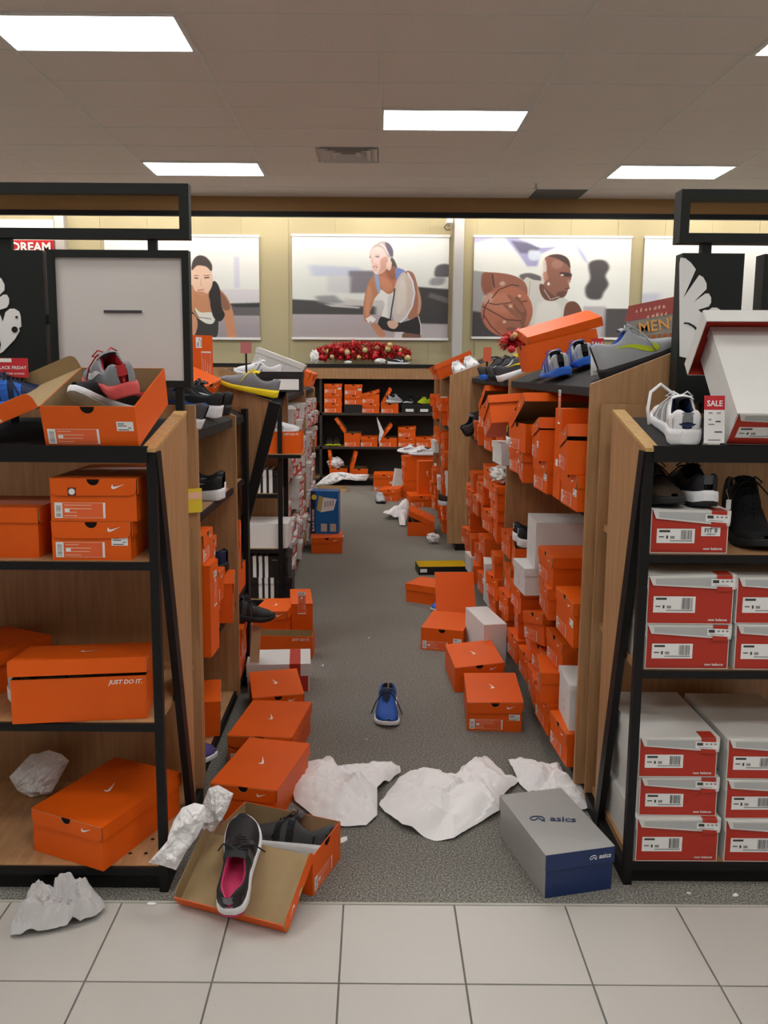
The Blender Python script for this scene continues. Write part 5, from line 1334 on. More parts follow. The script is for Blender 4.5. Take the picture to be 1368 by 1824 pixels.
# goods heaped on top of the far left racks
tp = nb('grey box with hanging lid on top of the far left rack', (-0.68, 5.85, 1.45), 90, (0.22, 0.34, 0.12), lidoff=(0.0, 0, 0.004), tab=True)
tp.rotation_euler = (Matrix.Rotation(R(20), 3, 'Y') @ Matrix.Rotation(R(92), 3, 'Z')).to_euler(); rest(tp, 1.43)
shoe('white shoe with grey N on the far left rack top', (-0.76, 5.50, 0), 92, 6, 0, up=SWHT, so=SWHT, li=SLG, la=SWHT, lg=SGRY, logo='N', z=1.40, scale=1.05)
t = thing('price_card', 'small pink price card above the grey box with hanging lid', 'sign', at_y(438, 618, 5.4))
m = MB(); m.box((-0.035, 0, -0.04), (0.035, 0.002, 0.03), mat('card_pink', (0.55, 0.17, 0.17), 0.6)); obj('card', m, t)
m = MB(); m.box((-0.006, 0.002, -0.22), (0.006, 0.006, 0.0), BLKMET); obj('card_holder', m, t)
striped('black box with white label on the far left end rack top', (-0.585, 5.13, 0), 2, (0.30, 0.20, 0.115), z=1.335, sx=None)
o = [q for q in bpy.data.objects if q.get('label', '').startswith('black box with white label on the far')][0]
m = MB(); m.box((-0.02, -0.1012, 0.012), (0.13, -0.1004, 0.075), PRINTW); obj('label', m, o)
nike('orange box on the far left rack top by the hanging grey lid', (-0.66, 6.35, 0), 92, (0.20, 0.30, 0.11), z=1.39, pitch=20, lid=4)
nike('orange box furthest back on the far left rack top', (-0.66, 6.95, 0), 86, (0.20, 0.30, 0.11), z=1.38, pitch=20)
for lab in ('grey box with hanging lid', 'white shoe with grey N', 'orange box on the far left rack top', 'orange box furthest back on the far left', 'black box with white label on the far left'):
    settle([q for q in bpy.data.objects if q.get('label', '').startswith(lab)][0], [GL2, EL2], 0.05)
# ================================================================== blue carton on an orange box
p = at_z(552, 985, 0.0)
fb = nike('orange box under the blue carton on the far left carpet', (p.x + 0.125, p.y + 0.16, 0), 4, (0.25, 0.34, 0.125), z=0.0, lbl=False)
p = at_y(569, 953, 6.95)
bc = thing('product_carton', 'blue product carton with pictured appliance standing on an orange box', 'carton', (p.x + 0.055, 6.90, 0.1285), (0, 0, R(-4)))
m = MB(); m.box((-0.115, -0.07, 0), (0.115, 0.07, 0.355), BLUEC); obj('carton_body', m, bc)
m = MB(); m.box((-0.115, -0.0712, 0), (-0.075, -0.07, 0.355), mat('carton_dark', (0.01, 0.015, 0.05), 0.5)); sp = obj('spine_panel', m, bc)
obj('lettering', text_mesh('BLACK DECKER', 0.026, PRINTW, 'LEFT', 0, 0.02), sp, (-0.085, -0.0722, 0.02), (PI / 2, R(-90), 0))
m = MB(); m.prism([(-0.03, -0.0715, 0.18), (0.075, -0.0715, 0.20), (0.10, -0.0715, 0.29), (-0.01, -0.0715, 0.305)], (0, 0.001, 0), PRINTW); pic = obj('picture', fixn(m.mesh('picture')), bc)
m = MB(); m.prism([(-0.065, -0.0718, 0.20), (-0.03, -0.0718, 0.18), (-0.01, -0.0718, 0.305), (-0.045, -0.0718, 0.32)], (0, 0.001, 0), mat('carton_tan', (0.5, 0.4, 0.15), 0.5)); obj('picture', fixn(m.mesh('picture')), bc)
for i in range(4):
    m = MB(); m.box((0.0 + i * 0.021, -0.0728, 0.225 + i * 0.004), (0.013 + i * 0.021, -0.0722, 0.27 + i * 0.004), GREYC); obj('print', m, pic)
m = MB(); m.face([(-0.085 + 0.022 * math.cos(a * PI / 8), -0.0725, 0.305 + 0.022 * math.sin(a * PI / 8)) for a in range(16)], YELLOWC); obj('badge', m, bc)
for x in (-0.03, 0.045):
    m = MB(); m.box((x, -0.0715, 0.02), (x + 0.05, -0.0702, 0.085), mat('carton_pale', (0.5, 0.5, 0.42), 0.5)); obj('picture', m, bc)
# ================================================================== far right rack goods
G = 'orange boxes packed in the far right rack'
rr = random.Random(9)
for ci in range(8):
    Y = 6.97 + 0.238 * ci + (0.29 if ci > 4 else 0)
    for k, z in enumerate((0.085, 0.36, 0.66, 0.98)):
        zz = z
        if ci == 0 and k == 1: continue
        for q in range(rr.choice((1, 2, 2))):
            H = 0.118
            kd = plain if rr.random() < 0.12 else nike
            kw = {} if kd is plain else dict(lid=rr.choice((0, 0, 0, 4, 6)) if q and k else 0, stk=rr.random() < 0.4, logo=False)
            A(f'{"white" if kd is plain else "orange"} box, {["lower", "upper"][q]}, {ORD[ci]} column, {["bottom", "second", "third", "top"][k]} shelf of the far right rack', 1, Y, zz, rr.uniform(0.0, 0.07), (0.215, 0.33, H), rr.uniform(-6, 6), kd, R2X + 0.03, group=G if kd is nike else 'white boxes in the far right rack', **kw)
            zz += H + 0.005
shoe('dark brown shoe with white sole low on the far right rack', (0.68, 6.96, 0), -78, 0, 0, up=SBRN, so=SWHT, li=SBLK, la=SWHT, logo=None, z=0.361)
# on top of the far right rack
for i in range(2):
    shoe(['left white sneaker on the far right rack top, above the bare panel', 'right white sneaker on the far right rack top, above the bare panel'][i], (0.70 + 0.10 * i, 6.98, 0), 180, 0, SL, up=SWHT, so=SWHT, li=SLG, la=SWHT, lg=SGRY, z=deck(0.66 + 0.1 * i, 1, R2X + 0.03, 1.42) + 0.0)
nike('orange box propped at the far right rack corner top', (0.70, 7.4, 0), -84, (0.21, 0.33, 0.11), z=1.44, pitch=SL, lid=6)
nike('orange box behind the propped one on the far right rack top', (0.70, 7.75, 0), -96, (0.21, 0.33, 0.11), z=1.44, pitch=SL, lid=0)
for lab in ('left white sneaker on the far right', 'right white sneaker on the far right', 'orange box propped at the far right', 'orange box behind the propped'):
    settle([q for q in bpy.data.objects if q.get('label', '').startswith(lab)][0], [GR2], 0.05)
# ================================================================== far floor, right side
nike('orange box furthest left of the far right floor heap', at_z(706, 890, 0.0) + Vector((-0.06, 0.05, 0)), -12, (0.215, 0.33, 0.12), z=0.0, lid=4)
fbx = nike('orange box under the big upended one, far right floor heap', at_z(738, 905, 0.0) + Vector((0.06, 0.22, 0)), 4, (0.24, 0.34, 0.12), z=0.0)
up_ = plain('tall orange box upended on the far right floor heap', fbx.location + Vector((0.10, 0.05, 0)), 8, (0.235, 0.13, 0.36), ORANGE, 0.125, inner=KRAFT, lid=False)
m = MB(); swoosh(m, (-0.02, -0.0665, 0.22), (0, 0, -1), (1, 0, 0), 0.07, PRINTW); obj('logo', m, up_)
m = MB(); m.box((-0.1175, -0.065, 0.3605), (0.1175, 0.065, 0.3625), ORANGE); obj('top_panel', m, up_)
nike('orange box with open lid beside tissue on the far right carpet', at_z(752, 955, 0.0) + Vector((0.0, 0.17, 0)), 176, (0.24, 0.33, 0.125), z=0.0, lid=24, lbl=False)
px_paper('tissue_sheet', 'white tissue spilling from the open box on the far right carpet', [(682, 925), (700, 912), (712, 912), (716, 902), (730, 899), (729, 915), (722, 938), (712, 938), (706, 925), (692, 928)], 0.08, seed=21, amp=0.05)
shoe('grey shoe alone on the far carpet before the wall rack', at_z(677, 898, 0.0) + Vector((0, 0.14, 0)), 184, 0, 0, up=SLG, so=SBLK, li=SBLK, la=SWHT, lg=SWHT, logo='overlay', z=0.0)
wad('paper_ball', 'crumpled white paper ball by the far right rack foot', at_z(771, 968, 0.0), (0.055, 0.05, 0.045), seed=31)
shoe('white sneaker lying on the far boxes before the wall rack', (at_y(730, 800, 9.8).x, 9.86, 0), 62, 0, 14, up=SWHT, so=SWHT, li=SLG, la=SWHT, lg=SGRY, z=0.49, scale=1.05)
shoe('second white sneaker leaning beside its mate before the wall rack', (at_y(750, 800, 9.8).x, 9.70, 0), 96, 0, 8, up=SWHT, so=SWHT, li=SLG, la=SWHT, lg=SGRY, z=0.49, scale=1.05)
zz = 0.0
for i in range(4): nike(f'orange box, {["bottom","second","third","top"][i]} of the column under white sneakers, aisle end', (at_y(744, 830, 9.8).x, 9.80, 0), -90 + 4 * i, (0.215, 0.335, 0.118), z=zz); zz += 0.122
plain('white box leaning by the wall rack behind the upended orange box', (at_y(713, 850, 10.2).x, 10.2, 0), 10, (0.20, 0.10, 0.26), z=0.0, lid=False, roll=8)
# ================================================================== wall rack goods
def wx(px, py=738, Y=10.75): return at_y(px, py, Y).x
def wstack(px, z, hs, nm, **kw):
    for i, H in enumerate(hs):
        pos = 'single' if len(hs) == 1 else ['bottom', 'middle', 'top'][i] if len(hs) == 3 else ['lower', 'upper'][i]
        k = kw if i == len(hs) - 1 else {}
        nike(f'orange box, {pos} one of the {nm}', (wx(px), 10.74 + 0.17, 0), 0, (0.222, 0.33, H), z=z, **k); z += H + 0.004
    return z
wstack(593, 0.931, (0.118, 0.118, 0.118), 'left column on the wall rack upper shelf', stk=True)
striped('black box below two orange ones on the wall rack upper shelf', (wx(629), 10.90, 0), 0, (0.222, 0.33, 0.10), z=0.931, sx=None)
wstack(629, 0.931 + 0.105, (0.118, 0.128), 'second column on the wall rack upper shelf', stk=True)
wstack(660, 0.931, (0.118, 0.115), 'third column, wall rack upper shelf', lid=16)
wstack(694, 0.931, (0.122,), 'place under a white shoe, wall rack upper shelf', lid=62)
shoe('white shoe propped in the open box on the wall rack', (wx(703), 10.82, 0), -40, 0, 0, up=SLG, so=SWHT, li=SDG, la=SWHT, z=1.06, logo=None)
for i, px in enumerate((722, 748)):
    o = striped(['black box left of its twin on the wall rack upper shelf', 'black box right of its twin on the wall rack upper shelf'][i], (wx(px + 6), 10.90, 0), 0, (0.178, 0.33, 0.11), z=0.931, sx=None)
    m = MB(); m.box((-0.04, -0.1662, 0.02), (0.06, -0.1652, 0.055), PRINTW); obj('label', m, o)
shoe('black shoe with white sole on the wall rack black boxes', (wx(728), 10.90, 0), 165, 0, 0, up=SBLK, so=SWHT, li=SBLK, la=SBLK, z=1.048)
shoe('lime shoe at the right of the wall rack upper shelf', (wx(755), 10.86, 0), 140, 0, 0, up=SLIM, so=SLIM, li=SBLK, la=SLIM, logo=None, z=1.048, scale=0.8)
wstack(548, 0.931, (0.118,), 'wall rack place behind the far left rack end')
for i, px in enumerate((586, 599)): shoe(['left', 'right'][i] + ' dark shoe with lime toe on the wall rack middle shelf', (wx(px, 795), 10.88, 0), 180, 0, 0, up=SBRN, so=SLIM, li=SBLK, la=SBLK, z=0.501, logo=None)
wstack(548, 0.501, (0.11, 0.11), 'wall rack middle shelf pair at the far left')
nike('open orange box with lid hanging left on the wall rack middle shelf', (wx(628, 795), 10.91, 0), 0, (0.215, 0.33, 0.17), z=0.501, lid=125)
wstack(657, 0.501, (0.125,), 'wall rack middle shelf, left of the tissue strip')
nike('orange box with lid tipped up right of the tissue strip, wall rack', (wx(691, 795), 10.91, 0), 0, (0.23, 0.33, 0.115), z=0.501, lid=52)
wstack(725, 0.501, (0.12, 0.12), 'right column on the wall rack middle shelf', lid=4)
sheet_y('tissue_strip', 'thin white tissue strip hanging from the wall rack middle shelf', [(671, 742), (676, 752), (684, 770), (679, 782), (675, 790), (674, 782), (678, 770), (673, 756)], 10.71, 0.01, seed=40, amp=0.01)
wstack(757, 0.501, (0.12,), 'wall rack middle shelf at the far right')
nike('open orange box with tissue on the wall rack bottom shelf', (wx(603, 850), 10.90, 0), 0, (0.23, 0.33, 0.12), z=0.101, lid=95)
wad('tissue_wad', 'white tissue bursting from the open box on the wall rack bottom', (wx(598, 845), 10.80, 0.20), (0.11, 0.10, 0.08), seed=42)
nike('orange box with lid standing open, wall rack bottom shelf middle', (wx(638, 855), 10.86, 0), 4, (0.23, 0.33, 0.12), z=0.101, lid=75)
nike('orange box closest on the carpet before the wall rack', (wx(684, 862, 10.3), 10.42, 0), -2, (0.25, 0.34, 0.20), z=0.0, seed=1, stk=True)
sheet_y('tissue_sheet', 'long white tissue trailing over the wall rack bottom shelf', [(562, 864), (575, 852), (590, 842), (610, 840), (628, 844), (658, 845), (652, 856), (635, 855), (612, 853), (598, 860), (585, 865)], 10.68, 0.04, seed=44, amp=0.03)
lk = obj('box_lid', lid_mesh(0.24, 0.36, ORANGE, KRAFT), None, (wx(592, 868, 10.2), 10.15, 0.05), (R(180), 0, R(90))); tag(lk, 'kraft-lined lid upside down on the carpet before the wall rack', 'box lid'); lk.rotation_euler = (Matrix.Rotation(R(92), 3, 'Z') @ Matrix.Rotation(PI, 3, 'X')).to_euler(); rest(lk, 0.001)
# ================================================================== garlands
def garland(label, c, rx, rz, n, seed, z0):
    t = thing('garland', label, 'garland', c); rr = random.Random(seed)
    TIN = mat('tinsel_red', (0.50, 0.010, 0.012), 0.4, 0.4)
    m = MB()
    for i in range(n * 50):
        a = rr.uniform(-1, 1); hh = math.sqrt(max(0, 1 - a * a * 0.8)); p = Vector((a * rx, rr.uniform(-0.08, 0.08), 0.03 + rr.uniform(0.0, 1.0) * (rz - 0.03) * hh))
        d = Vector((rr.uniform(-1, 1), rr.uniform(-1, 1), rr.uniform(-1, 1))).normalized() * rr.uniform(0.02, 0.055); w = Vector((rr.uniform(-1, 1), rr.uniform(-1, 1), rr.uniform(-1, 1))).normalized() * 0.010
        m.face([p - d - w * .2, p - w, p + d, p + w], TIN)
    o = obj('tinsel', m, t); o['kind'] = 'stuff'
    cols = [mat('bauble_red', (0.55, 0.012, 0.02), 0.15, 0.6), mat('bauble_gold', (0.55, 0.40, 0.14), 0.3, 0.6, metal=0.5), mat('bauble_bronze', (0.30, 0.12, 0.06), 0.3, 0.5, metal=0.4), mat('bauble_cream', (0.60, 0.53, 0.25), 0.3)]
    for i in range(n):
        a = rr.uniform(-1, 1); hh = math.sqrt(max(0, 1 - a * a * 0.8)); r = rr.uniform(0.022, 0.042)
        m = MB(); k = rr.choice((0, 0, 0, 0, 0, 1, 2, 3)); m.ball((0, 0, 0), r, cols[k], 12, (1, 1, 1) if rr.random() < .75 else (0.6, 0.6, 1.5))
        obj('ornament', m, t, (a * rx * 0.95, -rr.uniform(0.05, 0.11), rr.uniform(0.1, 1.0) * rz * hh), (rr.uniform(-.6, .6), rr.uniform(-.8, .8), 0))
    return t
p = at_y(645, 640, 10.95)
garland('red and gold bauble garland on the wall rack below the tennis poster', (p.x, 10.99, 1.58), 0.62, 0.25, 46, 3, 0)
p = at_y(915, 610, 7.0)
garland('small red bauble cluster above the right rack below the basketball poster', (p.x + 0.02, 7.0, 1.63), 0.12, 0.16, 12, 8, 0)
m = MB(); m.box((p.x - 0.2, 6.9, 1.55), (p.x + 0.25, 7.1, 1.585), BLKTOP); obj('top_board', m, GR2)
shoe('black shoe with white stripe under the garland end, wall rack top', (wx(710, 640), 10.75, 0), -88, 0, 0, up=SBLK, so=SWHT, li=SBLK, la=SBLK, z=1.546, scale=0.95)
wad('tissue_wad', 'white paper tuft at the left end of the wall rack top', (wx(560, 645), 10.78, 1.546), (0.06, 0.06, 0.09), seed=50)
wad('tissue_wad', 'white paper tuft beside the black shoe on the wall rack top', (wx(677, 645), 10.75, 1.546), (0.07, 0.05, 0.035), seed=51)
wad('tissue_wad', 'small white paper scrap under the garland middle', (wx(620, 645), 10.74, 1.546), (0.05, 0.03, 0.02), seed=52)

# ================================================================== posters
PRINT = attr_mat('poster_print', 0.5)
def smooth_poly(pts, k=4):
    n = len(pts); out = []
    P = np.array(pts, float)
    for i in range(n):
        p0, p1, p2, p3 = P[i - 1], P[i], P[(i + 1) % n], P[(i + 2) % n]
        for j in range(k):
            t = j / k
            out.append(0.5 * (2 * p1 + (p2 - p0) * t + (2 * p0 - 5 * p1 + 4 * p2 - p3) * t * t + (3 * p1 - p0 - 3 * p2 + p3) * t ** 3))
    return np.array(out)
class Canvas:
    """small raster in photo-pixel coordinates x0..x1, y0..y1"""
    def __init__(s, x0, y0, x1, y1, res, base):
        s.x0, s.y0, s.x1, s.y1 = x0, y0, x1, y1
        s.w = int((x1 - x0) * res); s.h = int((y1 - y0) * res)
        s.X, s.Y = np.meshgrid(x0 + (np.arange(s.w) + .5) / res, y0 + (np.arange(s.h) + .5) / res)
        s.I = np.empty((s.h, s.w, 3)); s.I[:] = np.array(base) / 255.0; s.res = res
    def mask(s, pts, sm=True, blur=0.0, stretch=1.0):
        P = smooth_poly(pts) if sm else np.array(pts, float)
        ins = np.zeros((s.h, s.w), bool); n = len(P)
        acc = np.zeros((s.h, s.w))
        for ox, oy in ((-.25, -.25), (.25, -.25), (-.25, .25), (.25, .25)):
            ins[:] = False; X = s.X + ox / s.res; Y = s.Y + oy / s.res
            for i in range(n):
                xa, ya = P[i]; xb, yb = P[(i + 1) % n]
                if ya == yb: continue
                c = ((ya > Y) != (yb > Y)) & (X < (xb - xa) * (Y - ya) / (yb - ya) + xa)
                ins ^= c
            acc += ins
        acc /= 4
        if blur > 0:
            for ax, r in ((1, blur * stretch), (0, blur)):
                k = max(1, int(r * s.res)); ker = np.hanning(2 * k + 3)[1:-1]; ker /= ker.sum()
                acc = np.apply_along_axis(lambda v: np.convolve(np.pad(v, (k, k), 'edge'), ker, 'valid'), ax, acc)
        return acc
    def fill(s, pts, col, a=1.0, sm=True, blur=0.0, stretch=1.0):
        k = (s.mask(pts, sm, blur, stretch) * a)[..., None]; s.I = s.I * (1 - k) + np.array(col) / 255.0 * k; return s
    def ell(s, cx, cy, rx, ry, col, a=1.0, blur=0.0, rot=0):
        c, n = math.cos(rot), math.sin(rot)
        return s.fill([(cx + rx * math.cos(t) * c - ry * math.sin(t) * n, cy + rx * math.cos(t) * n + ry * math.sin(t) * c) for t in np.linspace(0, 2 * PI, 16, endpoint=False)], col, a, True, blur)
    def line(s, pts, w, col, a=1.0, blur=0.0):
        P = smooth_poly(list(pts) + list(pts)[::-1][1:-1])[:0] if False else np.array(pts, float)
        d = np.gradient(P, axis=0); n = np.stack([-d[:, 1], d[:, 0]], 1); n /= np.linalg.norm(n, axis=1)[:, None] + 1e-9
        q = np.concatenate([P + n * w / 2, (P - n * w / 2)[::-1]]); return s.fill(q.tolist(), col, a, False, blur)
    def grad(s, y0, c0, y1, c1):
        t = np.clip((s.Y - y0) / (y1 - y0), 0, 1)[..., None]; k = ((s.Y >= y0) & (s.Y <= y1))[..., None]
        s.I = np.where(k, (np.array(c0) * (1 - t) + np.array(c1) * t) / 255.0, s.I); return s
def poster(label, cv, Y=11.16, rails=True, gain=1.0):
    t = thing('poster', label, 'poster')
    h, w = cv.h, cv.w
    nx, ny = w + 1, h + 1
    xs = np.linspace(cv.x0, cv.x1, nx); ys = np.linspace(cv.y0, cv.y1, ny)
    a = at_y(cv.x0, cv.y0, Y); b = at_y(cv.x1, cv.y1, Y)
    wx_ = np.linspace(a.x, b.x, nx); wz = np.linspace(a.z, b.z, ny)
    v = np.zeros((ny * nx, 3)); v[:, 0] = np.tile(wx_, ny); v[:, 1] = Y; v[:, 2] = np.repeat(wz, nx)
    idx = np.arange(ny * nx).reshape(ny, nx)
    f = np.stack([idx[1:, :-1], idx[1:, 1:], idx[:-1, 1:], idx[:-1, :-1]], -1).reshape(-1, 4)
    me = bpy.data.meshes.new('print'); me.from_pydata(v.tolist(), [], f.tolist()); me.materials.append(PRINT)
    col = np.zeros((ny, nx, 4)); col[..., 3] = 1
    I = np.pad(cv.I, ((0, 1), (0, 1), (0, 0)), 'edge'); I = np.clip(I, 0, 1)
    L_ = np.where(I <= 0.04045, I / 12.92, ((I + 0.055) / 1.055) ** 2.4) * gain
    col[..., :3] = np.clip(L_, 0, 1)
    at = me.color_attributes.new('print', 'FLOAT_COLOR', 'POINT'); at.data.foreach_set('color', col.reshape(-1).astype('f'))
    obj('print', me, t)
    m = MB(); m.box((min(a.x, b.x), Y + 0.0015, b.z), (max(a.x, b.x), Y + 0.006, a.z), WHITE); obj('backing', m, t)
    if rails:
        m = MB(); m.box((a.x - 0.01, Y - 0.012, a.z - 0.012), (b.x + 0.01, Y + 0.012, a.z + 0.018), PRINTW); obj('rail', m, t)
        m = MB(); m.box((a.x - 0.01, Y - 0.014, b.z - 0.018), (b.x + 0.01, Y + 0.014, b.z + 0.012), PRINTW); obj('rail', m, t)
    return t
SKIN = (196, 140, 110)
# --- tennis player
c = Canvas(520, 419, 797, 604  , 1.4, (228, 234, 232))
c.grad(419, (232, 238, 238), 535, (222, 228, 224)); c.grad(535, (205, 205, 205), 561, (190, 188, 190))
c.fill([(550, 472), (640, 476), (650, 492), (556, 492)], (190, 200, 225), .8, False, 4, 3)
c.fill([(620, 482), (668, 482), (668, 522), (622, 522)], (118, 114, 126), .9, False, 3, 2)
c.fill([(582, 490), (624, 492), (622, 522), (582, 522)], (205, 206, 214), .7, False, 4, 2)
c.fill([(520, 534), (560, 536), (600, 545), (668, 546), (668, 561), (520, 561)], (62, 62, 64), .95, False, 2.5, 3)
c.fill([(560, 528), (595, 526), (612, 540), (570, 542)], (120, 124, 130), .7, False, 4, 2)
c.fill([(575, 542), (640, 547), (640, 550), (590, 547)], (225, 225, 222), .8, False, 1.2, 3)
c.fill([(610, 530), (668, 538), (668, 543), (620, 539)], (205, 203, 200), .7, False, 1.5, 3)
c.grad(561, (176, 170, 176), 604, (168, 160, 162))
c.fill([(742, 510), (797, 514), (797, 577), (742, 576)], (52, 50, 52), .95, False, 2.5, 2)
c.fill([(765, 520), (797, 530), (797, 540), (760, 528)], (120, 118, 118), .7, False, 2.5, 2)
c.fill([(776, 472), (797, 470), (797, 490), (785, 492), (772, 490)], (70, 68, 74), .85, True, 2.5, 1.5)
c.fill([(768, 494), (790, 494), (785, 506), (764, 506)], (120, 116, 124), .7, True, 3, 2)
c.grad(577.5, (182, 174, 180), 604, (178, 172, 172)) if False else c.fill([(742, 578), (797, 579), (797, 604), (742, 604)], (180, 174, 178), 1, False, 1)
# body
c.fill([(694, 458), (699, 460), (704, 470), (706, 480), (701, 486), (696, 476)], (84, 82, 74), 1, True, .5)           # ponytail
c.fill([(666, 489), (654, 505), (648.5, 528), (646, 552), (647, 566), (652, 574), (661, 566), (658, 557), (661.5, 549), (665.5, 533), (674, 520), (676, 500)], (186, 128, 98))
c.fill([(656, 508), (651, 530), (650, 560), (655, 562), (658, 545), (662, 525)], (206, 150, 118), .8, True, 2)
c.fill([(720, 483), (734, 485), (742, 507), (748, 528), (748.5, 548), (743, 564), (727, 568), (722, 540), (720, 505)], (166, 112, 88))
c.fill([(740, 505), (748, 530), (748, 550), (743, 560), (744, 535)], (214, 170, 148), .8, True, 1.5)
c.fill([(673, 484), (690, 478), (702, 474), (706, 495), (702, 516), (689, 524), (676, 514), (672, 500)], (184, 120, 92))
c.fill([(676, 492), (690, 498), (698, 510), (689, 520), (678, 510)], (206, 142, 112), .8, True, 3); c.fill([(684, 480), (702, 474), (705, 492), (696, 498)], (140, 88, 70), .7, True, 3)
c.fill([(676, 515), (689, 523), (697, 524.5), (697, 545), (692, 567), (679, 564), (684, 541), (674.5, 528)], (232, 232, 230)); c.fill([(690, 530), (697, 526), (695, 560), (690, 566)], (196, 198, 204), .6, True, 2)
c.fill([(666, 488), (672, 487), (676.5, 515), (673, 522), (668, 505)], (146, 170, 206)); c.fill([(704, 476), (720, 482), (712, 494), (706, 500), (703, 488)], (124, 142, 204))
c.fill([(677, 565), (692, 568), (709, 575), (730, 570), (744.5, 565), (749, 594), (747, 600), (720, 593), (704, 592), (690, 590), (673, 583)], (32, 30, 33)); c.line([(744.5, 563), (749, 580), (749, 598)], 1.6, (225, 224, 228))
c.fill([(703, 592), (718, 592), (717, 604), (702, 604)], (206, 204, 212), 1, False); c.fill([(719, 594), (747, 597), (744, 604), (718, 604)], (122, 84, 70))
c.fill([(705, 500), (714, 485), (722, 486), (732, 500), (735, 528), (728, 552), (714, 573), (702, 571), (697, 545), (701, 514)], (208, 200, 192), .9); c.fill([(712, 500), (722, 505), (722, 540), (708, 560), (704, 540)], (224, 218, 212), .6, True, 4)
c.line([(724, 484), (733, 500), (737, 522), (733, 545), (723, 564), (712, 575)], 2.6, (232, 232, 240)); c.line([(727, 485), (736, 502), (739, 522), (735, 546)], 1.0, (140, 130, 165)); c.line([(702, 513), (700, 530), (697, 548), (694, 573)], 2.4, (46, 54, 52))
c.fill([(689, 574), (698, 571), (709, 577), (703, 586), (693, 584)], (214, 176, 156)); c.line([(653, 572), (660, 567), (666, 573)], 9.5, (238, 236, 234))
c.fill([(660, 579), (669, 576), (680, 587), (686, 597), (681, 604), (672, 598)], (190, 134, 104))
# head
c.fill([(658, 446), (656.5, 457), (659, 465), (661, 474), (664, 484), (670, 488), (678, 486), (686, 479), (689, 470), (688, 455), (682, 442), (670, 437)], (236, 210, 206))
c.fill([(676, 462), (688, 456), (690, 470), (685, 480), (673, 487), (676, 476)], (206, 156, 138), .85, True, 2.5); c.fill([(664, 470), (672, 470), (670, 480), (665, 482)], (226, 180, 170), .6, True, 1.5)
c.fill([(658, 447), (662, 438), (668, 433), (680, 428.5), (689, 431), (696, 439), (699, 449), (697, 458), (691, 458), (686, 452), (682, 444), (673, 438.5), (664, 441)], (188, 176, 176), 1, True, .5)
c.fill([(684, 431), (692, 434), (698, 445), (697, 457), (690, 450), (686, 440)], (96, 88, 110), .9, True, 1.2); c.line([(676, 433), (684, 440), (690, 452)], 2.4, (232, 226, 228), .9, .5); c.line([(659, 444), (664, 437), (672, 432)], 1.2, (228, 220, 214))
c.line([(656.6, 457), (660, 457.4)], 1.5, (112, 82, 88)); c.line([(667, 456), (674, 457)], 1.8, (98, 76, 90)); c.line([(666, 452.6), (675, 454)], 1.0, (176, 140, 132)); c.line([(656.8, 453.5), (660, 453)], .9, (186, 150, 142))
c.line([(663.5, 458), (660.8, 466), (664.5, 468)], 1.2, (206, 164, 156)); c.line([(662, 475), (667, 474.4), (671, 475.6)], 2.0, (190, 106, 104)); c.line([(663, 475.2), (669, 475)], .7, (240, 230, 228)); c.fill([(687, 467), (696, 465), (694, 480), (688, 478)], (236, 208, 198), .9)
poster('poster of a crouching tennis player in white, centre of the rear wall', c)
# --- runner at the left (only the right part is in view)
c = Canvas(185, 419, 463, 603  , 1.4, (236, 238, 236))
c.grad(419, (240, 242, 240), 514, (226, 230, 226)); c.grad(514, (216, 214, 220), 542, (208, 206, 210))
c.fill([(418, 455), (428, 455), (428, 512), (418, 512)], (206, 208, 228), .8, False, 3)
c.fill([(185, 543), (400, 543), (440, 542), (463, 540), (463, 562), (185, 561)], (88, 86, 88), .95, False, 2, 2)
c.fill([(400, 540), (463, 538), (463, 546), (420, 546)], (40, 42, 42), .9, False, 1.5, 2)
c.grad(562, (168, 160, 166), 603, (150, 142, 150))
c.fill([(332, 520), (345, 505), (385, 512), (398, 520), (408, 535), (415, 555), (418, 580), (420, 603), (405, 603), (400, 575), (392, 550), (382, 560), (378, 603), (320, 603), (318, 540)], (196, 138, 102))
c.fill([(386, 515), (402, 528), (410, 548), (400, 552), (390, 540)], (120, 84, 66), .8, True, 2)
c.fill([(340, 555), (352, 568), (375, 576), (386, 566), (388, 580), (382, 603), (352, 603), (342, 588)], (52, 50, 50))
c.fill([(346, 548), (356, 556), (376, 556), (382, 565), (378, 576), (366, 576), (352, 566)], (226, 226, 216))
c.fill([(338, 560), (348, 566), (350, 580), (345, 596), (337, 598)], (205, 150, 118)); c.line([(345, 552), (352, 565), (375, 568)], 1.2, (60, 70, 80))
c.fill([(376, 505), (384, 500), (392, 515), (394, 545), (400, 560), (392, 572), (380, 566), (374, 545), (371, 530)], (34, 28, 28))
c.fill([(340, 478), (352, 470), (370, 474), (379, 490), (377, 510), (366, 525), (355, 525), (345, 514), (340, 495)], (236, 200, 176))
c.fill([(345, 520), (368, 522), (374, 545), (362, 556), (348, 545)], (196, 136, 100), .9, True, 1)
c.fill([(341, 476), (345, 462), (355, 454), (368, 457), (378, 470), (377, 482), (368, 474), (352, 472), (343, 480)], (70, 58, 56), 1, True, .4)
c.line([(346, 494), (353, 495)], 2.2, (90, 66, 60)); c.line([(364, 494), (373, 493)], 2.4, (80, 56, 52)); c.line([(345, 490), (354, 490)], 1.1, (130, 90, 76)); c.line([(363, 490), (374, 489)], 1.2, (130, 90, 76))
c.line([(358, 496), (357, 508), (361, 509)], 1.3, (214, 166, 140)); c.line([(351, 516), (363, 515)], 2.0, (200, 120, 105))
poster('poster of a dark haired runner, partly behind the left sign frame', c)
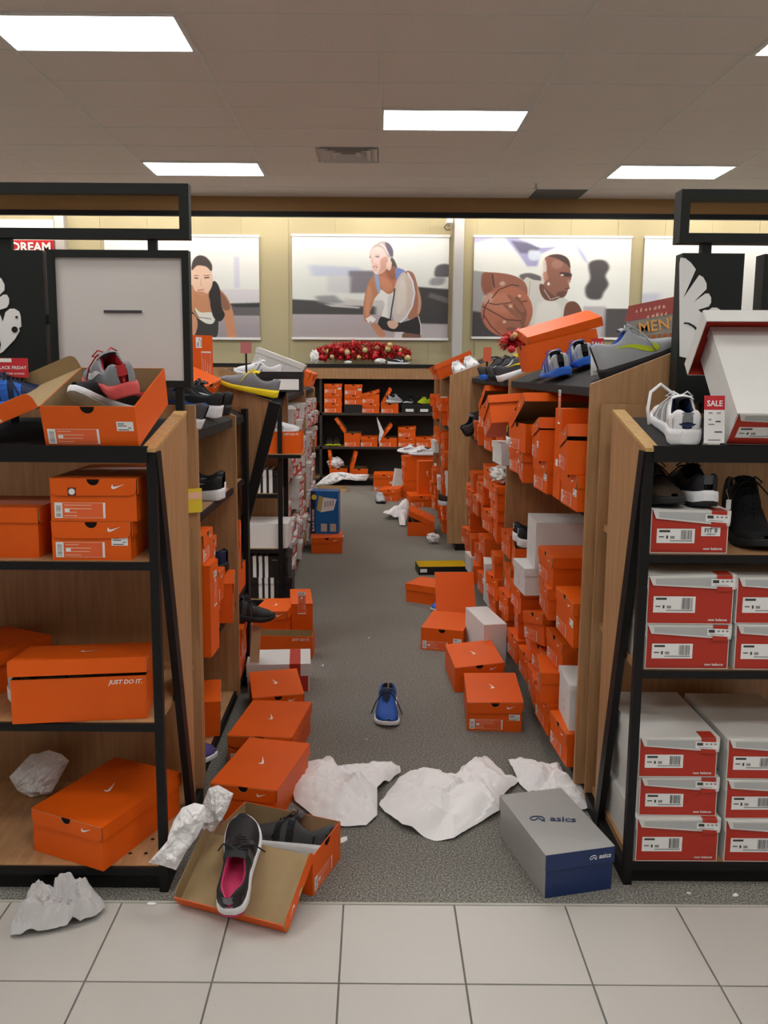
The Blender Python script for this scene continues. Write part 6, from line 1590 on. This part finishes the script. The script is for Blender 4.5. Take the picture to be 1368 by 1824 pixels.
# --- basketball player
c = Canvas(845, 421, 1117, 603  , 1.4, (232, 236, 232))
c.grad(421, (236, 238, 238), 482, (230, 234, 230)); c.fill([(845, 424), (880, 424), (845, 434)], (170, 170, 215), .8, False, 3, 2)
c.fill([(898, 424), (920, 424), (960, 440), (990, 438), (960, 452), (955, 474), (938, 474), (925, 455)], (150, 150, 200), .85, False, 3)
c.fill([(908, 428), (935, 432), (960, 442), (945, 452), (925, 450)], (96, 96, 118), .8, False, 3)
c.fill([(945, 430), (985, 428), (995, 436), (960, 440)], (235, 246, 246), .9, True, 2); c.fill([(940, 446), (960, 448), (958, 462), (942, 462)], (216, 228, 240), .9, True, 3)
c.fill([(1020, 430), (1035, 450), (1045, 470), (1035, 462), (1024, 445)], (170, 175, 220), .7, False, 3)
c.fill([(845, 482), (870, 485), (870, 560), (845, 560)], (150, 150, 152), .9, False, 2); c.fill([(845, 555), (880, 560), (900, 603), (845, 603)], (52, 50, 54), .95, False, 3)
c.fill([(1044, 470), (1055, 462), (1072, 463), (1080, 475), (1074, 490), (1080, 505), (1072, 520), (1066, 532), (1045, 530), (1040, 512), (1048, 495)], (62, 58, 60), .92, True, 3, 1.5)
c.fill([(1040, 535), (1117, 532), (1117, 548), (1040, 548)], (235, 236, 235), .6, False, 3); c.fill([(1075, 549), (1117, 549), (1117, 603), (1070, 603)], (62, 58, 60), .9, False, 2, 2); c.fill([(1038, 545), (1078, 545), (1078, 603), (1038, 603)], (176, 170, 176), .8, False, 3)
c.fill([(925, 490), (945, 486), (970, 496), (965, 502), (935, 500)], (90, 86, 88), .9, True, 1.5)
# shirt, arms
c.fill([(934, 496), (950, 498), (965, 500), (985, 505), (1005, 530), (1018, 540), (1008, 560), (1010, 575), (990, 590), (970, 603), (930, 603), (938, 570), (930, 540)], (208, 208, 203))
c.fill([(960, 540), (990, 538), (1000, 560), (985, 585), (955, 590)], (226, 226, 221), .9, True, 6)
c.fill([(860, 488), (875, 485), (905, 488), (925, 495), (936, 505), (940, 520), (936, 545), (915, 530), (890, 520), (870, 528), (860, 515)], (152, 98, 80))
c.fill([(862, 490), (876, 487), (880, 505), (872, 528), (862, 512)], (140, 86, 68)); c.line([(878, 488), (882, 512)], 2, (60, 40, 38)); c.ell(896, 505, 5, 4, (215, 190, 180), .7, 2)
c.fill([(1006, 545), (1016, 536), (1028, 540), (1036, 556), (1034, 575), (1010, 585), (1004, 575)], (112, 68, 52))
# ball
c.ell(905, 555, 45, 46, (176, 106, 82)); c.ell(896, 540, 26, 18, (200, 136, 110), .6, 6); c.ell(872, 532, 8, 12, (220, 190, 178), .55, 4, .6); c.ell(915, 580, 30, 14, (150, 86, 66), .5, 6)
for pts in ([(872, 540), (885, 543), (905, 540), (940, 536)], [(862, 546), (880, 556), (905, 570), (935, 572)], [(874, 534), (866, 548), (864, 570)], [(878, 532), (890, 516), (912, 507), (925, 509)], [(865, 562), (878, 582), (895, 598)]):
    c.line(pts, 1.7, (62, 42, 40))
c.fill([(925, 530), (935, 545), (940, 560), (936, 580), (940, 598), (915, 595), (905, 585), (925, 580), (930, 565), (915, 545), (920, 528)], (128, 80, 62)); c.fill([(905, 528), (912, 526), (935, 548), (930, 556)], (150, 96, 76)); c.fill([(896, 542), (904, 542), (930, 562), (926, 570)], (144, 92, 72)); c.fill([(898, 575), (910, 572), (930, 578), (925, 586)], (150, 100, 80))
for x_, y_ in ((926, 527), (911, 546), (901, 574)): c.ell(x_, y_, 3, 2.4, (226, 196, 184), .9, .6)
# head
c.fill([(962, 505), (985, 512), (1000, 522), (990, 534), (972, 534), (962, 520)], (110, 70, 54))
c.fill([(966, 480), (966, 462), (978, 453), (996, 453), (1010, 462), (1013, 480), (1015, 496), (1010, 502), (1012, 510), (1004, 528), (990, 528), (972, 514), (965, 500)], (140, 92, 76))
c.fill([(962, 470), (968, 460), (972, 480), (968, 505), (963, 500)], (232, 226, 222), .8, True, 1); c.ell(990, 470, 10, 8, (176, 132, 118), .6, 4); c.fill([(974, 456), (990, 452), (1006, 458), (1013, 476), (1004, 468), (985, 458)], (62, 46, 44), .9, True, 1)
c.fill([(996, 484), (1014, 486), (1014, 492), (998, 490)], (58, 38, 34), .9, True, .6); c.ell(999, 489, 3, 1.6, (226, 214, 206), .9); c.ell(1011, 500, 3, 4, (170, 124, 108), .8, 1); c.line([(1004, 514), (1013, 512)], 2.6, (110, 62, 54)); c.fill([(992, 520), (1008, 518), (1004, 528), (992, 529)], (84, 54, 44), .7, True, 1)
c.fill([(966, 486), (972, 484), (975, 496), (969, 500)], (186, 130, 112), .9); c.ell(976, 505, 2.4, 3, (240, 236, 232), .95, .4)
c.line([(968, 515), (980, 533), (995, 528)], 1.2, (205, 205, 200)); c.line([(944, 500), (942, 530)], 1.0, (180, 130, 110))
poster('poster of a basketball player holding a ball, right of the grey column', c)
c = Canvas(1149, 423, 1425, 606, 0.5, (236, 240, 238)); c.grad(423, (240, 242, 240), 606, (220, 224, 222)); c.fill([(1149, 524), (1180, 522), (1180, 545), (1149, 545)], (190, 195, 215), .8, False, 4, 3)
poster('pale poster at the right, mostly behind the right sign frame', c)
# white board added in place of bright lit wall, with red DREAM lettering
t = thing('banner', 'white banner with red DREAM lettering at the far left of the rear wall', 'banner')
a = at_y(-210, 640, 11.13); b = at_y(95, 391, 11.13)
m = MB(); m.box((a.x, 11.13, a.z), (b.x, 11.15, b.z), WHITE); obj('sheet', m, t)
a2 = at_y(12, 640, 11.125); b2 = at_y(96, 428, 11.125)
m = MB(); m.box((a2.x, 11.118, a2.z), (b2.x, 11.13, b2.z), mat('banner_red', (0.5, 0.01, 0.015), 0.5)); rp = obj('red_panel', m, t)
v = at_y(20, 447, 11.11); obj('lettering', text_mesh('DREAM', 0.155, PRINTW, 'LEFT', 0, 0.03), rp, v, (PI / 2, 0, 0))
